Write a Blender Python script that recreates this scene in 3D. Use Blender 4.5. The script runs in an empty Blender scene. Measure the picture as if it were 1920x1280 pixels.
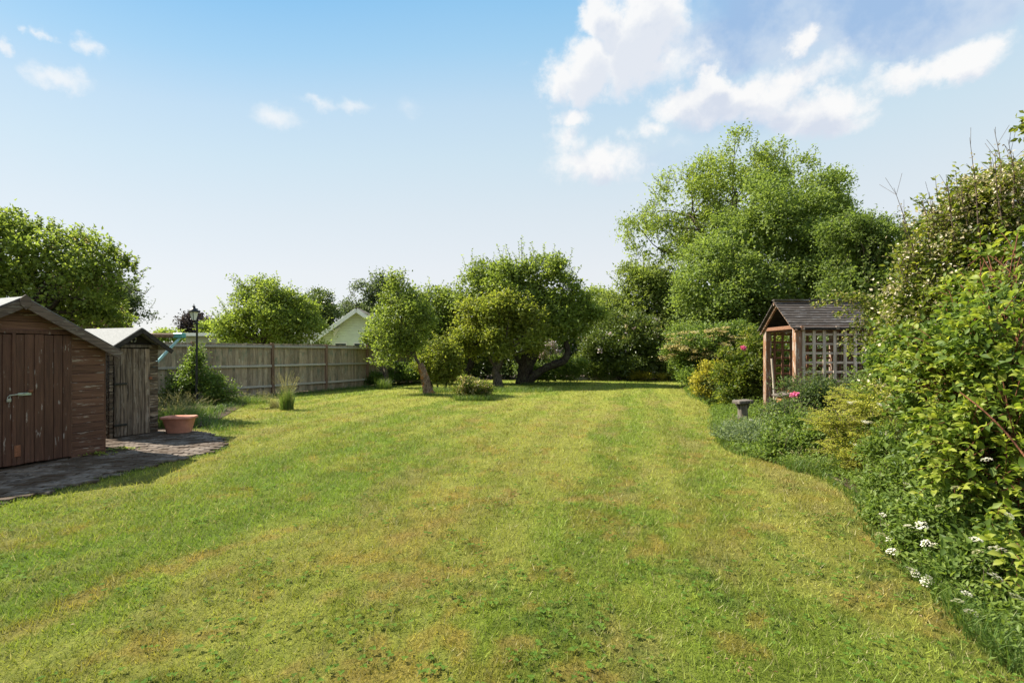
import bpy, bmesh, math, random
import numpy as np
from mathutils import Vector, Matrix
S = bpy.context.scene
COL = S.collection
F, H0, HZ = 950.0, 1.42, 663.0        # focal length in px of a 1920 px picture, eye height, horizon row
def P(px, py, Y): return np.array([(px-960)/F*Y, Y, H0+(HZ-py)/F*Y])
def G(px, py):
    Y = H0*F/(py-HZ); return np.array([(px-960)/F*Y, Y, 0.0])

# ------------------------------------------------------------------ camera, sky, sun, exposure
cam = bpy.data.objects.new('camera', bpy.data.cameras.new('camera')); COL.objects.link(cam)
cam.location = (0, 0, H0); cam.rotation_euler = (math.radians(90), 0, 0)
cam.data.sensor_width = 36; cam.data.lens = F/1920*36; cam.data.shift_y = 23/1920
cam.data.clip_start = .05; cam.data.clip_end = 2000
S.camera = cam
S.view_settings.view_transform = 'Standard'; S.view_settings.look = 'None'
S.view_settings.gamma = 1; S.view_settings.use_curve_mapping = False
S.view_settings.exposure = 1.3
EXPO = 2**1.3
SUN_EL = math.radians(46)
SUN_TRAVEL = Vector((0.955, -0.295, 0)).normalized()      # horizontal direction in which shadows fall
sun = bpy.data.objects.new('sun', bpy.data.lights.new('sun', 'SUN')); COL.objects.link(sun)
sun.data.energy = 5.0; sun.data.angle = math.radians(.55); sun.data.color = (1, .93, .80)
d = Vector((SUN_TRAVEL.x*math.cos(SUN_EL), SUN_TRAVEL.y*math.cos(SUN_EL), -math.sin(SUN_EL)))
sun.rotation_euler = d.to_track_quat('-Z', 'Y').to_euler()
sun.location = (-20, 5, 30)

class NT:
    def __init__(s, nt): s.nt = nt; nt.nodes.clear()
    def n(s, t, **k):
        x = s.nt.nodes.new(t)
        for a, b in k.items(): setattr(x, a, b)
        return x
    def put(s, sock, v):
        if isinstance(v, bpy.types.NodeSocket): s.nt.links.new(v, sock)
        elif v is not None: sock.default_value = v
    def m(s, op, a, b=None, c=None, clamp=False):
        x = s.n('ShaderNodeMath', operation=op); x.use_clamp = clamp
        s.put(x.inputs[0], a); s.put(x.inputs[1], b)
        if c is not None: s.put(x.inputs[2], c)
        return x.outputs[0]
    def v(s, op, a, b=None, c=None):
        x = s.n('ShaderNodeVectorMath', operation=op)
        s.put(x.inputs[0], a); s.put(x.inputs[1], b)
        if c is not None: s.put(x.inputs[2], c)
        return x.outputs['Value'] if op in ('LENGTH', 'DOT_PRODUCT') else x.outputs[0]
    def mix(s, f, a, b, mode='MIX'):
        x = s.n('ShaderNodeMix', data_type='RGBA', blend_type=mode)
        s.put(x.inputs[0], f); s.put(x.inputs[6], a if not isinstance(a, tuple) else (*a[:3], 1)); s.put(x.inputs[7], b if not isinstance(b, tuple) else (*b[:3], 1))
        return x.outputs[2]
    def noise(s, vec, scale, det=3, rough=.55, dim='3D'):
        x = s.n('ShaderNodeTexNoise', noise_dimensions=dim)
        s.put(x.inputs['Vector'], vec); x.inputs['Scale'].default_value = scale
        x.inputs['Detail'].default_value = det; x.inputs['Roughness'].default_value = rough
        return x.outputs['Fac']
    def map(s, v, a, b, c=0., d=1., smooth=True):
        x = s.n('ShaderNodeMapRange'); x.interpolation_type = 'SMOOTHSTEP' if smooth else 'LINEAR'
        s.put(x.inputs[0], v); x.inputs[1].default_value = a; x.inputs[2].default_value = b
        x.inputs[3].default_value = c; x.inputs[4].default_value = d
        return x.outputs[0]
    def ramp(s, f, stops):
        x = s.n('ShaderNodeValToRGB'); s.put(x.inputs[0], f)
        e = x.color_ramp.elements
        while len(e) < len(stops): e.new(.5)
        for i, (p, c) in enumerate(stops): e[i].position = p; e[i].color = (*c, 1)
        return x.outputs[0]

def srgb(r, g, b):
    f = lambda c: (c/255/12.92 if c/255 <= .04045 else ((c/255+.055)/1.055)**2.4)
    return (f(r), f(g), f(b))

world = bpy.data.worlds.new('World'); S.world = world; world.use_nodes = True
def make_world():
    t = NT(world.node_tree)
    STR = 0.1
    k = 1/(EXPO*STR)
    disp = lambda r, g, b: tuple(c*k for c in srgb(r, g, b))      # colour of the real sky, brought to this exposure
    sky = t.n('ShaderNodeTexSky', sky_type='NISHITA'); sky.sun_disc = False
    sky.sun_elevation = SUN_EL
    sky.sun_rotation = math.atan2(-SUN_TRAVEL.x, -SUN_TRAVEL.y)
    sky.air_density = 1.0; sky.dust_density = 1.0; sky.ozone_density = 1.5
    tc = t.n('ShaderNodeTexCoord'); dirv = t.v('NORMALIZE', tc.outputs['Generated'])
    sp = t.n('ShaderNodeSeparateXYZ'); t.put(sp.inputs[0], dirv)
    az = t.m('ARCTAN2', sp.outputs[0], sp.outputs[1]); el = t.m('ARCSINE', sp.outputs[2])
    D = math.degrees
    bluer = t.map(t.m('MULTIPLY', az, -1), .0, .9, 1, 1.22)          # the sky is a deeper blue towards the left
    grad = t.ramp(t.m('MULTIPLY', t.m('DIVIDE', el, math.radians(90)), bluer), [(0, disp(238, 238, 238)), (.10, disp(233, 236, 239)), (.17, disp(222, 232, 238)), (.235, disp(208, 228, 239)),
                 (.29, disp(194, 221, 240)), (.345, disp(165, 210, 241)), (.41, disp(134, 195, 239)), (.75, disp(112, 178, 234))])
    col = t.mix(.93, sky.outputs[0], grad)
    # clouds: placed by azimuth and elevation, broken up by noise
    cv = t.n('ShaderNodeCombineXYZ'); t.put(cv.inputs[0], az); t.put(cv.inputs[1], el)
    w = t.n('ShaderNodeTexNoise'); t.put(w.inputs['Vector'], dirv); w.inputs['Scale'].default_value = 9; w.inputs['Detail'].default_value = 6; w.inputs['Roughness'].default_value = .62
    warp = t.v('MULTIPLY_ADD', t.v('SUBTRACT', w.outputs['Color'], (.5, .5, .5)), (.15, .10, 0), cv.outputs[0])
    w2 = t.n('ShaderNodeTexNoise'); t.put(w2.inputs['Vector'], dirv); w2.inputs['Scale'].default_value = 38; w2.inputs['Detail'].default_value = 5; w2.inputs['Roughness'].default_value = .6
    warp2 = t.v('MULTIPLY_ADD', t.v('SUBTRACT', w2.outputs['Color'], (.5, .5, .5)), (.055, .04, 0), cv.outputs[0])
    def blobs(lst, coord):
        acc = None
        for (px, py, rx, ry, s) in lst:
            a = math.atan((px-960)/F); e = math.atan((HZ-py)/F*math.cos(a))
            ra = rx/F*math.cos(a)**2; re = ry/F*math.cos(a)
            q = t.v('MULTIPLY_ADD', coord, (1/ra, 1/re, 0), (-a/ra, -e/re, 0))
            m = t.m('MULTIPLY_ADD', t.v('LENGTH', q), -s, s)
            acc = m if acc is None else t.m('MAXIMUM', acc, m)
        return acc
    WL = [(1195, 85, 105, 85, 1.5), (1225, 30, 90, 75, 1.5), (1130, 35, 55, 50, 1.4), (1095, 125, 80, 58, 1.2), (1040, 145, 48, 44, .9),
          (1390, 200, 165, 44, 1.3), (1290, 200, 80, 34, 1.2), (1525, 212, 115, 46, 1.3), (1345, 172, 62, 34, 1.4), (1560, 235, 80, 30, 1.0),
          (1810, 112, 130, 40, 1.1), (1690, 140, 160, 26, .7), (1500, 78, 40, 28, 1.0), (1260, 130, 120, 40, .6),
          (1120, 305, 105, 38, .9), (1065, 255, 42, 50, .6), (1075, 212, 50, 22, .8), (1220, 240, 60, 18, .5), (1480, 150, 150, 30, .6)]
    W = blobs(WL, warp); Wup = blobs(WL, t.v('ADD', warp, (-.012, .030, 0)))
    Sm = blobs([(110, 148, 85, 28, .95), (163, 86, 42, 24, .9), (75, 60, 30, 14, .7), (38, 57, 20, 13, .6), (5, 84, 26, 18, .9),
                (518, 220, 56, 28, .85), (600, 193, 52, 15, .6), (662, 199, 50, 14, .6), (768, 202, 36, 20, .35), (1270, 262, 35, 14, .3)], warp2)
    Gm = blobs([(1480, 40, 330, 85, 1.7), (1720, 20, 330, 95, 1.7), (1400, 100, 200, 45, 1.1), (1480, 150, 200, 45, .6), (1620, -60, 500, 120, 1.5), (1420, 225, 230, 50, .5), (1200, 290, 200, 50, .35)], warp)
    n3 = t.noise(dirv, 5.0, 6, .6)
    # unseen cloud outside the picture, made denser there to add fill light
    out_ = t.m('MAXIMUM', t.map(t.m('ABSOLUTE', az), .85, 1.15), t.map(el, .68, .85))
    side = t.m('MULTIPLY', t.m('MULTIPLY', t.map(n3, .45, .60), out_), t.map(el, .05, .30))
    fine0 = t.noise(dirv, 30, 6, .65)
    cw = t.m('MAXIMUM', t.map(t.m('MULTIPLY_ADD', fine0, .9, t.m('SUBTRACT', W, .45)), -.06, .62), t.m('MULTIPLY', t.map(Sm, .0, .8), .72))
    cw = t.m('MULTIPLY', cw, .93)
    fine = t.noise(dirv, 22, 6, .62)
    shade = t.map(t.m('MULTIPLY_ADD', n3, .7, t.m('MULTIPLY', fine, .5)), .50, .66)
    lit = t.m('MULTIPLY_ADD', t.map(Wup, .15, .85), -.8, t.m('MULTIPLY_ADD', shade, .35, .80), clamp=True)
    wc = t.mix(lit, disp(216, 223, 237), disp(254, 253, 252))
    grey = t.mix(t.map(n3, .40, .60), disp(160, 190, 228), disp(204, 219, 238))
    col = t.mix(t.m('MULTIPLY', t.map(Gm, 0, .85), .9), col, grey)
    col = t.mix(t.m('MAXIMUM', cw, t.m('MULTIPLY', side, .8)), col, wc)
    # below the horizon: dull ground colour
    col = t.mix(t.map(el, -.06, -.005), tuple(c for c in disp(150, 155, 130)), col)
    bg = t.n('ShaderNodeBackground'); t.put(bg.inputs[0], col); bg.inputs[1].default_value = STR
    out = t.n('ShaderNodeOutputWorld'); t.put(out.inputs[0], bg.outputs[0])
make_world()

# ------------------------------------------------------------------ helpers
def link(name, mesh, parent=None, mat=None, loc=None, rot=None):
    o = bpy.data.objects.new(name, mesh); COL.objects.link(o)
    if parent is not None: o.parent = parent
    if mat is not None and mesh is not None and len(mesh.materials) == 0: mesh.materials.append(mat)
    if loc is not None: o.location = loc
    if rot is not None: o.rotation_euler = rot
    return o
def tag(o, label=None, cat=None, group=None, kind=None):
    if label: o['label'] = label
    if cat: o['category'] = cat
    if group: o['group'] = group
    if kind: o['kind'] = kind
    return o
def thing(name, label, cat, loc=(0, 0, 0), rz=0, group=None):
    o = bpy.data.objects.new(name, None); COL.objects.link(o); o.empty_display_size = .2
    o.location = loc; o.rotation_euler = (0, 0, rz)
    return tag(o, label, cat, group)
def mk(name, V, Fc, tint=None, col=None, smooth=False):
    V = np.asarray(V, dtype=np.float32); Fc = np.asarray(Fc, dtype=np.int32)
    me = bpy.data.meshes.new(name); k = Fc.shape[1]
    me.vertices.add(len(V)); me.vertices.foreach_set('co', V.ravel())
    me.loops.add(Fc.size); me.loops.foreach_set('vertex_index', Fc.ravel())
    me.polygons.add(len(Fc)); me.polygons.foreach_set('loop_start', np.arange(len(Fc), dtype=np.int32)*k)
    if smooth: me.polygons.foreach_set('use_smooth', np.ones(len(Fc), dtype=bool))
    if tint is not None:
        a = me.attributes.new('tint', 'FLOAT', 'POINT'); a.data.foreach_set('value', np.asarray(tint, dtype=np.float32))
    if col is not None:
        a = me.attributes.new('patch', 'FLOAT_COLOR', 'POINT')
        c4 = np.ones((len(V), 4), dtype=np.float32); c4[:, :3] = col; a.data.foreach_set('color', c4.ravel())
    me.update(calc_edges=True)
    return me
def centre(me, loc):
    """object origin at loc, geometry kept where it is"""
    me.transform(Matrix.Translation(-Vector(loc)))
BOX_F = [(0, 3, 2, 1), (4, 5, 6, 7), (0, 1, 5, 4), (1, 2, 6, 5), (2, 3, 7, 6), (3, 0, 4, 7)]
def hexa(name, p, bevel=0):
    """8 corners: 4 bottom (ccw), 4 top"""
    bm = bmesh.new(); vs = [bm.verts.new(tuple(map(float, q))) for q in p]
    for f in BOX_F: bm.faces.new([vs[i] for i in f])
    bmesh.ops.recalc_face_normals(bm, faces=bm.faces)
    if bevel: bmesh.ops.bevel(bm, geom=list(bm.edges), offset=bevel, segments=1, affect='EDGES')
    me = bpy.data.meshes.new(name); bm.to_mesh(me); bm.free(); return me
_bc = {}
def box(name, sx, sy, sz, bevel=0.0, key=''):
    """box centred in x and y, base at z=0"""
    k = (name, round(sx, 4), round(sy, 4), round(sz, 4), bevel, key)
    if k not in _bc:
        x, y = sx/2, sy/2
        _bc[k] = hexa(name, [(-x, -y, 0), (x, -y, 0), (x, y, 0), (-x, y, 0), (-x, -y, sz), (x, -y, sz), (x, y, sz), (-x, y, sz)], bevel)
    return _bc[k]
def prism(name, poly, y0, y1, bevel=0):
    """polygon in local xz extruded along y"""
    bm = bmesh.new(); n = len(poly)
    a = [bm.verts.new((float(x), y0, float(z))) for x, z in poly]; b = [bm.verts.new((float(x), y1, float(z))) for x, z in poly]
    bm.faces.new(a[::-1]); bm.faces.new(b)
    for i in range(n): bm.faces.new([a[i], a[(i+1) % n], b[(i+1) % n], b[i]])
    bmesh.ops.recalc_face_normals(bm, faces=bm.faces)
    if bevel: bmesh.ops.bevel(bm, geom=list(bm.edges), offset=bevel, segments=1, affect='EDGES')
    me = bpy.data.meshes.new(name); bm.to_mesh(me); bm.free(); return me
def beam(name, p, q, w, h, up=(0, 0, 1), bevel=.003):
    p = Vector(p); q = Vector(q); d = (q-p).normalized(); up = Vector(up)
    s = d.cross(up).normalized()*w/2; u = s.cross(d).normalized()*h/2
    return hexa(name, [p-s-u, p+s-u, q+s-u, q-s-u, p-s+u, p+s+u, q+s+u, q-s+u], bevel)
def slab(name, quad, th):
    q = [Vector(v) for v in quad]; n = (q[1]-q[0]).cross(q[3]-q[0]).normalized()*th
    return hexa(name, [v-n for v in q]+q)
def smoothpath(pts, n):
    pts = np.asarray(pts, float); m = len(pts)
    if m < 3: 
        t = np.linspace(0, 1, n)[:, None]; return pts[0]*(1-t)+pts[-1]*t
    tt = np.linspace(0, m-1, n); i = np.clip(tt.astype(int), 0, m-2); f = (tt-i)[:, None]
    p0 = pts[np.clip(i-1, 0, m-1)]; p1 = pts[i]; p2 = pts[i+1]; p3 = pts[np.clip(i+2, 0, m-1)]
    return .5*((2*p1)+(-p0+p2)*f+(2*p0-5*p1+4*p2-p3)*f**2+(-p0+3*p1-3*p2+p3)*f**3)
def tubes(paths, sides=6, knob=0, seed=0):
    """paths: list of (points, radii); returns verts, quads"""
    V = []; Fq = []; off = 0; rg = np.random.default_rng(seed)
    for pts, rad in paths:
        pts = np.asarray(pts, float); n = len(pts); rad = np.broadcast_to(np.asarray(rad, float), (n,))
        T = np.gradient(pts, axis=0); T /= np.linalg.norm(T, axis=1)[:, None]+1e-9
        ref = np.array([0, 0, 1.]) if abs(T[0, 2]) < .9 else np.array([1., 0, 0])
        A = np.cross(T, ref); A /= np.linalg.norm(A, axis=1)[:, None]+1e-9; B = np.cross(T, A)
        th = np.arange(sides)*2*np.pi/sides
        r = rad[:, None]*(1+knob*rg.normal(size=(n, sides)))
        ring = pts[:, None, :]+r[..., None]*(np.cos(th)[None, :, None]*A[:, None, :]+np.sin(th)[None, :, None]*B[:, None, :])
        V.append(ring.reshape(-1, 3))
        i = np.arange(n-1)[:, None]*sides; j = np.arange(sides)[None, :]; k = (j+1) % sides
        Fq.append(np.stack([off+i+j, off+i+k, off+i+sides+k, off+i+sides+j], -1).reshape(-1, 4)); off += n*sides
    return np.concatenate(V), np.concatenate(Fq)
def unit(a): return a/(np.linalg.norm(a, axis=-1, keepdims=True)+1e-9)

# ------------------------------------------------------------------ 2-D value noise in numpy (for laying out patches of turf)
def vn(x, y, seed=0):
    xi = np.floor(x).astype(np.int64); yi = np.floor(y).astype(np.int64); fx = x-xi; fy = y-yi
    fx = fx*fx*(3-2*fx); fy = fy*fy*(3-2*fy)
    def h(a, b):
        n = (a*374761393+b*668265263+seed*974634777) & 0xffffffff
        n = ((n ^ (n >> 13))*1274126177) & 0xffffffff
        return ((n ^ (n >> 16)) & 0xffff)/65535.
    return (h(xi, yi)*(1-fx)+h(xi+1, yi)*fx)*(1-fy)+(h(xi, yi+1)*(1-fx)+h(xi+1, yi+1)*fx)*fy
def fbm(x, y, seed=0, o=4):
    s = 0; a = .5; t = 0
    for i in range(o): s = s+a*vn(x*2**i, y*2**i, seed+i*17); t += a; a *= .55
    return s/t
def sst(x, a, b): t = np.clip((x-a)/(b-a), 0, 1); return t*t*(3-2*t)

# ------------------------------------------------------------------ materials
def mat(name):
    m = bpy.data.materials.new(name); m.use_nodes = True; return m, NT(m.node_tree)
def finish(t, base, rough=.7, spec=.3, bump=None, bstr=.3, bdist=.01, metal=0):
    p = t.n('ShaderNodeBsdfPrincipled'); t.put(p.inputs['Base Color'], base if not isinstance(base, tuple) else (*base, 1))
    t.put(p.inputs['Roughness'], rough); p.inputs['Specular IOR Level'].default_value = spec; p.inputs['Metallic'].default_value = metal
    if bump is not None:
        b = t.n('ShaderNodeBump'); b.inputs['Strength'].default_value = bstr; b.inputs['Distance'].default_value = bdist
        t.put(b.inputs['Height'], bump); t.put(p.inputs['Normal'], b.outputs[0])
    o = t.n('ShaderNodeOutputMaterial'); t.put(o.inputs[0], p.outputs[0]); return p
def obj_coord(t, rnd=True, scale=(1, 1, 1)):
    tc = t.n('ShaderNodeTexCoord'); v = tc.outputs['Object']; r = t.n('ShaderNodeObjectInfo').outputs['Random']
    v = t.v('MULTIPLY', v, scale)
    if rnd:
        c = t.n('ShaderNodeCombineXYZ'); 
        for i, k in enumerate((37., 91., 53.)): t.put(c.inputs[i], t.m('MULTIPLY', r, k))
        v = t.v('ADD', v, c.outputs[0])
    return v, r
def wood(name, dark, light, peel=None, amount=.5, axis=2, rough=.75, var=.35, stain=None, moss=0):
    m, t = mat(name); sc = [14, 14, 14]; sc[axis] = 1.0
    v, r = obj_coord(t, True, tuple(sc)); v1, _ = obj_coord(t, True)
    g = t.noise(v, 3.0, 5, .65); fine = t.noise(v, 12, 4, .6)
    c = t.mix(t.map(g, .3, .7), dark, light)
    c = t.mix(t.m('MULTIPLY', t.map(fine, .5, .75), .45), c, tuple(x*.4 for x in dark))
    if stain: c = t.mix(t.map(t.noise(v1, 2.2, 4, .6), .5, .7), c, stain)
    if peel:
        sc2 = [9, 9, 9]; sc2[axis] = 1.6
        v2, _ = obj_coord(t, True, tuple(sc2))
        pk = t.map(t.noise(v2, 2.6, 5, .62), .66-amount*.3, .70-amount*.3)
        c = t.mix(pk, c, t.mix(t.map(fine, .35, .65), tuple(x*.55 for x in peel), peel))
    if moss: c = t.mix(t.m('MULTIPLY', t.map(t.noise(v1, 3.5, 4, .6), .5, .7), moss), c, (.07, .09, .035))
    k = t.m('MULTIPLY_ADD', r, var, 1-var/2)
    c = t.v('SCALE', c, None); t.nt.nodes[-1].inputs[3].default_value = 1
    t.put(t.nt.nodes[-1].inputs[3], k)
    finish(t, c, rough, .25, t.m('ADD', g, t.m('MULTIPLY', fine, .6)), .6, .006)
    return m
def plain(name, c, rough=.6, spec=.3, metal=0, nz=.25, scale=8, bs=.2):
    m, t = mat(name); v, r = obj_coord(t)
    n = t.noise(v, scale, 5, .6)
    col = t.mix(t.map(n, .3, .7), tuple(x*(1-nz) for x in c), tuple(min(1, x*(1+nz)) for x in c))
    finish(t, col, rough, spec, n, bs, .005, metal); return m
def bark(name, dark, light, lichen=None):
    m, t = mat(name); v, r = obj_coord(t, False, (1, 1, .35)); v1, _ = obj_coord(t, False)
    n = t.noise(v, 22, 6, .7); c = t.mix(t.map(n, .35, .65), dark, light)
    if lichen: c = t.mix(t.map(t.noise(v1, 5, 5, .6), .54, .64), c, lichen)
    finish(t, c, .9, .1, n, 1.0, .03); return m
def leafm(name, stops, rough=.52, spec=.24, trans=.46, tcol=1.65):
    m, t = mat(name)
    a = t.n('ShaderNodeAttribute'); a.attribute_name = 'tint'
    c = t.ramp(a.outputs['Fac'], [(i/(len(stops)-1), s) for i, s in enumerate(stops)])
    p = t.n('ShaderNodeBsdfPrincipled'); t.put(p.inputs['Base Color'], c); p.inputs['Roughness'].default_value = rough
    p.inputs['Specular IOR Level'].default_value = spec
    tr = t.n('ShaderNodeBsdfTranslucent'); t.put(tr.inputs[0], t.mix(1.0, c, (tcol, tcol*1.0, tcol*.55), 'MULTIPLY'))
    mx = t.n('ShaderNodeMixShader'); mx.inputs[0].default_value = trans
    t.put(mx.inputs[1], p.outputs[0]); t.put(mx.inputs[2], tr.outputs[0])
    o = t.n('ShaderNodeOutputMaterial'); t.put(o.inputs[0], mx.outputs[0]); return m
M = {}
def green(k=1, y=0, b=0):
    return [((.070+y*.03)*k, (.105+y*.02)*k, (.022+b*.02)*k), ((.125+y*.05)*k, (.175+y*.02)*k, (.036+b*.03)*k), ((.195+y*.06)*k, (.245+y*.02)*k, (.058+b*.04)*k)]
M['leaf_apple'] = leafm('leaf_apple', green(1.2, .2))
M['leaf_lime'] = leafm('leaf_lime', [(.10, .13, .02), (.18, .215, .035), (.28, .29, .06)])
M['leaf_ash'] = leafm('leaf_ash', green(1.35, .25))
M['leaf_deep'] = leafm('leaf_deep', green(1.15, .05, .2))
M['leaf_olive'] = leafm('leaf_olive', green(1.15, .4, .25))
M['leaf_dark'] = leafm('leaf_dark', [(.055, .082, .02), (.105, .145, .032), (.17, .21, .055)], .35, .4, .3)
M['leaf_blue'] = leafm('leaf_blue', [(.05, .075, .035), (.09, .12, .06), (.15, .18, .10)])
M['leaf_purple'] = leafm('leaf_purple', [(.02, .014, .018), (.045, .03, .038), (.08, .06, .06)], .5, .3, .15)
M['leaf_yellow'] = leafm('leaf_yellow', [(.12, .13, .02), (.30, .27, .035), (.48, .42, .08)])
M['leaf_gold'] = leafm('leaf_gold', [(.11, .15, .022), (.31, .32, .055), (.54, .52, .13)])
M['leaf_grey'] = leafm('leaf_grey', [(.10, .14, .075), (.18, .23, .12), (.28, .33, .19)])
M['leaf_bronze'] = leafm('leaf_bronze', [(.14, .10, .05), (.30, .24, .13), (.55, .48, .33)])
M['leaf_bright'] = leafm('leaf_bright', [(.07, .115, .014), (.16, .22, .026), (.31, .34, .06)], .48, .28, .45)
M['leaf_mid'] = leafm('leaf_mid', [(.07, .115, .022), (.125, .185, .036), (.20, .26, .06)], .5, .25, .42)
M['leaf_clover'] = leafm('leaf_clover', [(.06, .12, .018), (.10, .18, .026), (.16, .24, .04)], .8, .1, .4)
M['leaf_fallen'] = leafm('leaf_fallen', [(.14, .06, .03), (.22, .12, .055), (.32, .25, .14)], .8, .1, .2, 1.1)
M['leaf_cream'] = leafm('leaf_cream', [(.35, .30, .18), (.55, .48, .34), (.75, .68, .55)], .7, .2, .3, 1.1)
M['petal_white'] = leafm('petal_white', [(.5, .46, .34), (.72, .69, .58), (.85, .83, .76)], .7, .2, .3, 1.05)
M['petal_pink'] = leafm('petal_pink', [(.55, .08, .25), (.7, .16, .38), (.85, .35, .5)], .6, .2, .3, 1.1)
M['petal_lilac'] = leafm('petal_lilac', [(.42, .28, .40), (.6, .45, .56), (.8, .7, .76)], .6, .2, .3, 1.1)
M['grass_long'] = leafm('grass_long', [(.05, .10, .018), (.10, .165, .03), (.20, .23, .06)], .5, .3, .35)
M['grass_seed'] = leafm('grass_seed', [(.12, .14, .05), (.26, .24, .11), (.42, .36, .22)], .6, .2, .3)
M['bark_grey'] = bark('bark_grey', (.035, .028, .022), (.14, .115, .09), (.13, .13, .07))
M['bark_dark'] = bark('bark_dark', (.02, .016, .013), (.085, .07, .055), (.08, .08, .05))
M['bark_dead'] = bark('bark_dead', (.07, .04, .022), (.28, .20, .13), (.30, .13, .04))
M['stem_red'] = bark('stem_red', (.07, .03, .018), (.20, .085, .045))
M['twig'] = bark('twig', (.05, .035, .025), (.16, .12, .09))
M['shed_paint'] = wood('shed_paint', (.066, .031, .020), (.120, .057, .036), (.36, .30, .26), .15, 2, .55, .25)
M['shed_side'] = wood('shed_side', (.085, .042, .028), (.165, .084, .056), (.34, .27, .22), .22, 0, .6, .35)
M['shed_old'] = wood('shed_old', (.055, .04, .03), (.32, .245, .175), (.33, .27, .21), .35, 2, .8, .8)
M['shed_log'] = wood('shed_log', (.04, .03, .022), (.18, .135, .095), (.32, .26, .19), .35, 0, .8, .8)
M['shed_dark'] = wood('shed_dark', (.012, .011, .010), (.045, .038, .032), None, .5, 0, .8, .3)
M['verge'] = wood('verge', (.06, .045, .036), (.15, .11, .085), (.22, .19, .15), .35, 0, .8, .3)
M['fence_board'] = wood('fence_board', (.23, .175, .115), (.42, .335, .235), (.50, .43, .32), .25, 2, .9, .5, (.19, .19, .135), .4)
M['fence_rail'] = wood('fence_rail', (.28, .26, .21), (.50, .46, .39), None, .5, 0, .9, .3)
M['fence_post'] = wood('fence_post', (.13, .075, .048), (.27, .175, .12), None, .5, 2, .85, .4)
M['arbour'] = wood('arbour', (.15, .075, .042), (.29, .155, .09), (.42, .33, .27), .42, 2, .7, .3, (.17, .13, .10))
M['arbour_x'] = wood('arbour_x', (.15, .075, .042), (.29, .155, .09), (.42, .33, .27), .42, 0, .7, .3)
M['lattice'] = wood('lattice', (.34, .27, .20), (.62, .53, .43), (.45, .42, .38), .3, 2, .85, .35)
M['lattice_x'] = wood('lattice_x', (.32, .25, .19), (.60, .51, .42), None, .3, 0, .85, .35)
M['lattice_red'] = wood('lattice_red', (.13, .06, .035), (.27, .14, .085), None, .3, 0, .8, .35)
M['slate_slat'] = wood('slate_slat', (.034, .027, .022), (.095, .078, .066), (.19, .18, .175), .30, 0, .6, .5)
M['stump'] = wood('stump', (.075, .062, .05), (.21, .18, .15), None, .3, 2, .9, .2, None, .4)
M['white_paint'] = plain('white_paint', (.74, .73, .70), .5, .3, 0, .06, 5)
M['cladding'] = plain('cladding', (.62, .68, .60), .6, .3, 0, .07, 3)
M['cladding_pale'] = plain('cladding_pale', (.34, .36, .27), .7, .3, 0, .1, 3)
M['roof_shingle'] = plain('roof_shingle', (.16, .13, .11), .9, .2, 0, .35, 10)
M['felt_light'] = plain('felt_light', (.27, .27, .262), .95, .15, 0, .16, 40, .4)
M['felt_brown'] = plain('felt_brown', (.07, .055, .045), .95, .15, 0, .35, 30, .5)
M['house_brown'] = wood('house_brown', (.07, .035, .025), (.14, .075, .055), None, .3, 0, .7, .2)
M['black_iron'] = plain('black_iron', (.015, .016, .016), .45, .5, .3, .3, 20)
M['steel'] = plain('steel', (.38, .40, .36), .4, .5, .7, .25, 20)
M['pale_latch'] = plain('pale_latch', (.36, .44, .33), .5, .4, .2, .2, 20)
M['rust'] = plain('rust', (.22, .09, .045), .8, .3, .1, .3, 30)
M['terracotta'] = plain('terracotta', (.56, .25, .17), .75, .25, 0, .12, 7)
M['clay'] = plain('clay', (.34, .17, .07), .8, .2, 0, .3, 9)
M['teal'] = plain('teal', (.10, .32, .32), .4, .5, 0, .1, 5)
M['teal_pale'] = plain('teal_pale', (.26, .46, .50), .4, .5, 0, .1, 5)
M['play_timber'] = wood('play_timber', (.16, .10, .07), (.30, .21, .15), None, .3, 0, .8, .2)
M['soil'] = plain('soil', (.06, .042, .028), .95, .1, 0, .45, 14, .8)
M['stone'] = plain('stone', (.30, .28, .25), .9, .2, 0, .25, 14, .6)
def glass():
    m, t = mat('window_glass'); v, r = obj_coord(t)
    finish(t, (.05, .06, .065), .08, .6); M['glass'] = m
    m, t = mat('lantern_glass'); finish(t, (.62, .64, .62), .15, .6); M['lantern_glass'] = m
glass()
def brick_mat():
    m, t = mat('paving_brick'); v, r = obj_coord(t)
    n = t.noise(v, 12, 5, .65); big = t.noise(t.n('ShaderNodeNewGeometry').outputs['Position'], 1.6, 4, .6)
    c = t.ramp(r, [(0, (.055, .040, .030)), (.35, (.095, .070, .052)), (.7, (.145, .112, .086)), (1, (.075, .050, .034))])
    c = t.mix(t.map(n, .4, .7), c, (.22, .18, .145)); c = t.mix(t.m('MULTIPLY', t.map(big, .45, .55), .85), c, (.06, .038, .022))
    finish(t, c, .85, .2, n, .6, .006); M['brick'] = m
    m, t = mat('joint_soil'); p = t.n('ShaderNodeNewGeometry').outputs['Position']
    n = t.noise(p, 9, 5, .6); c = t.mix(t.map(n, .45, .6), (.035, .028, .02), (.055, .065, .025))
    finish(t, c, .95, .1, n, .6, .01); M['joint'] = m
brick_mat()

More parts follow.
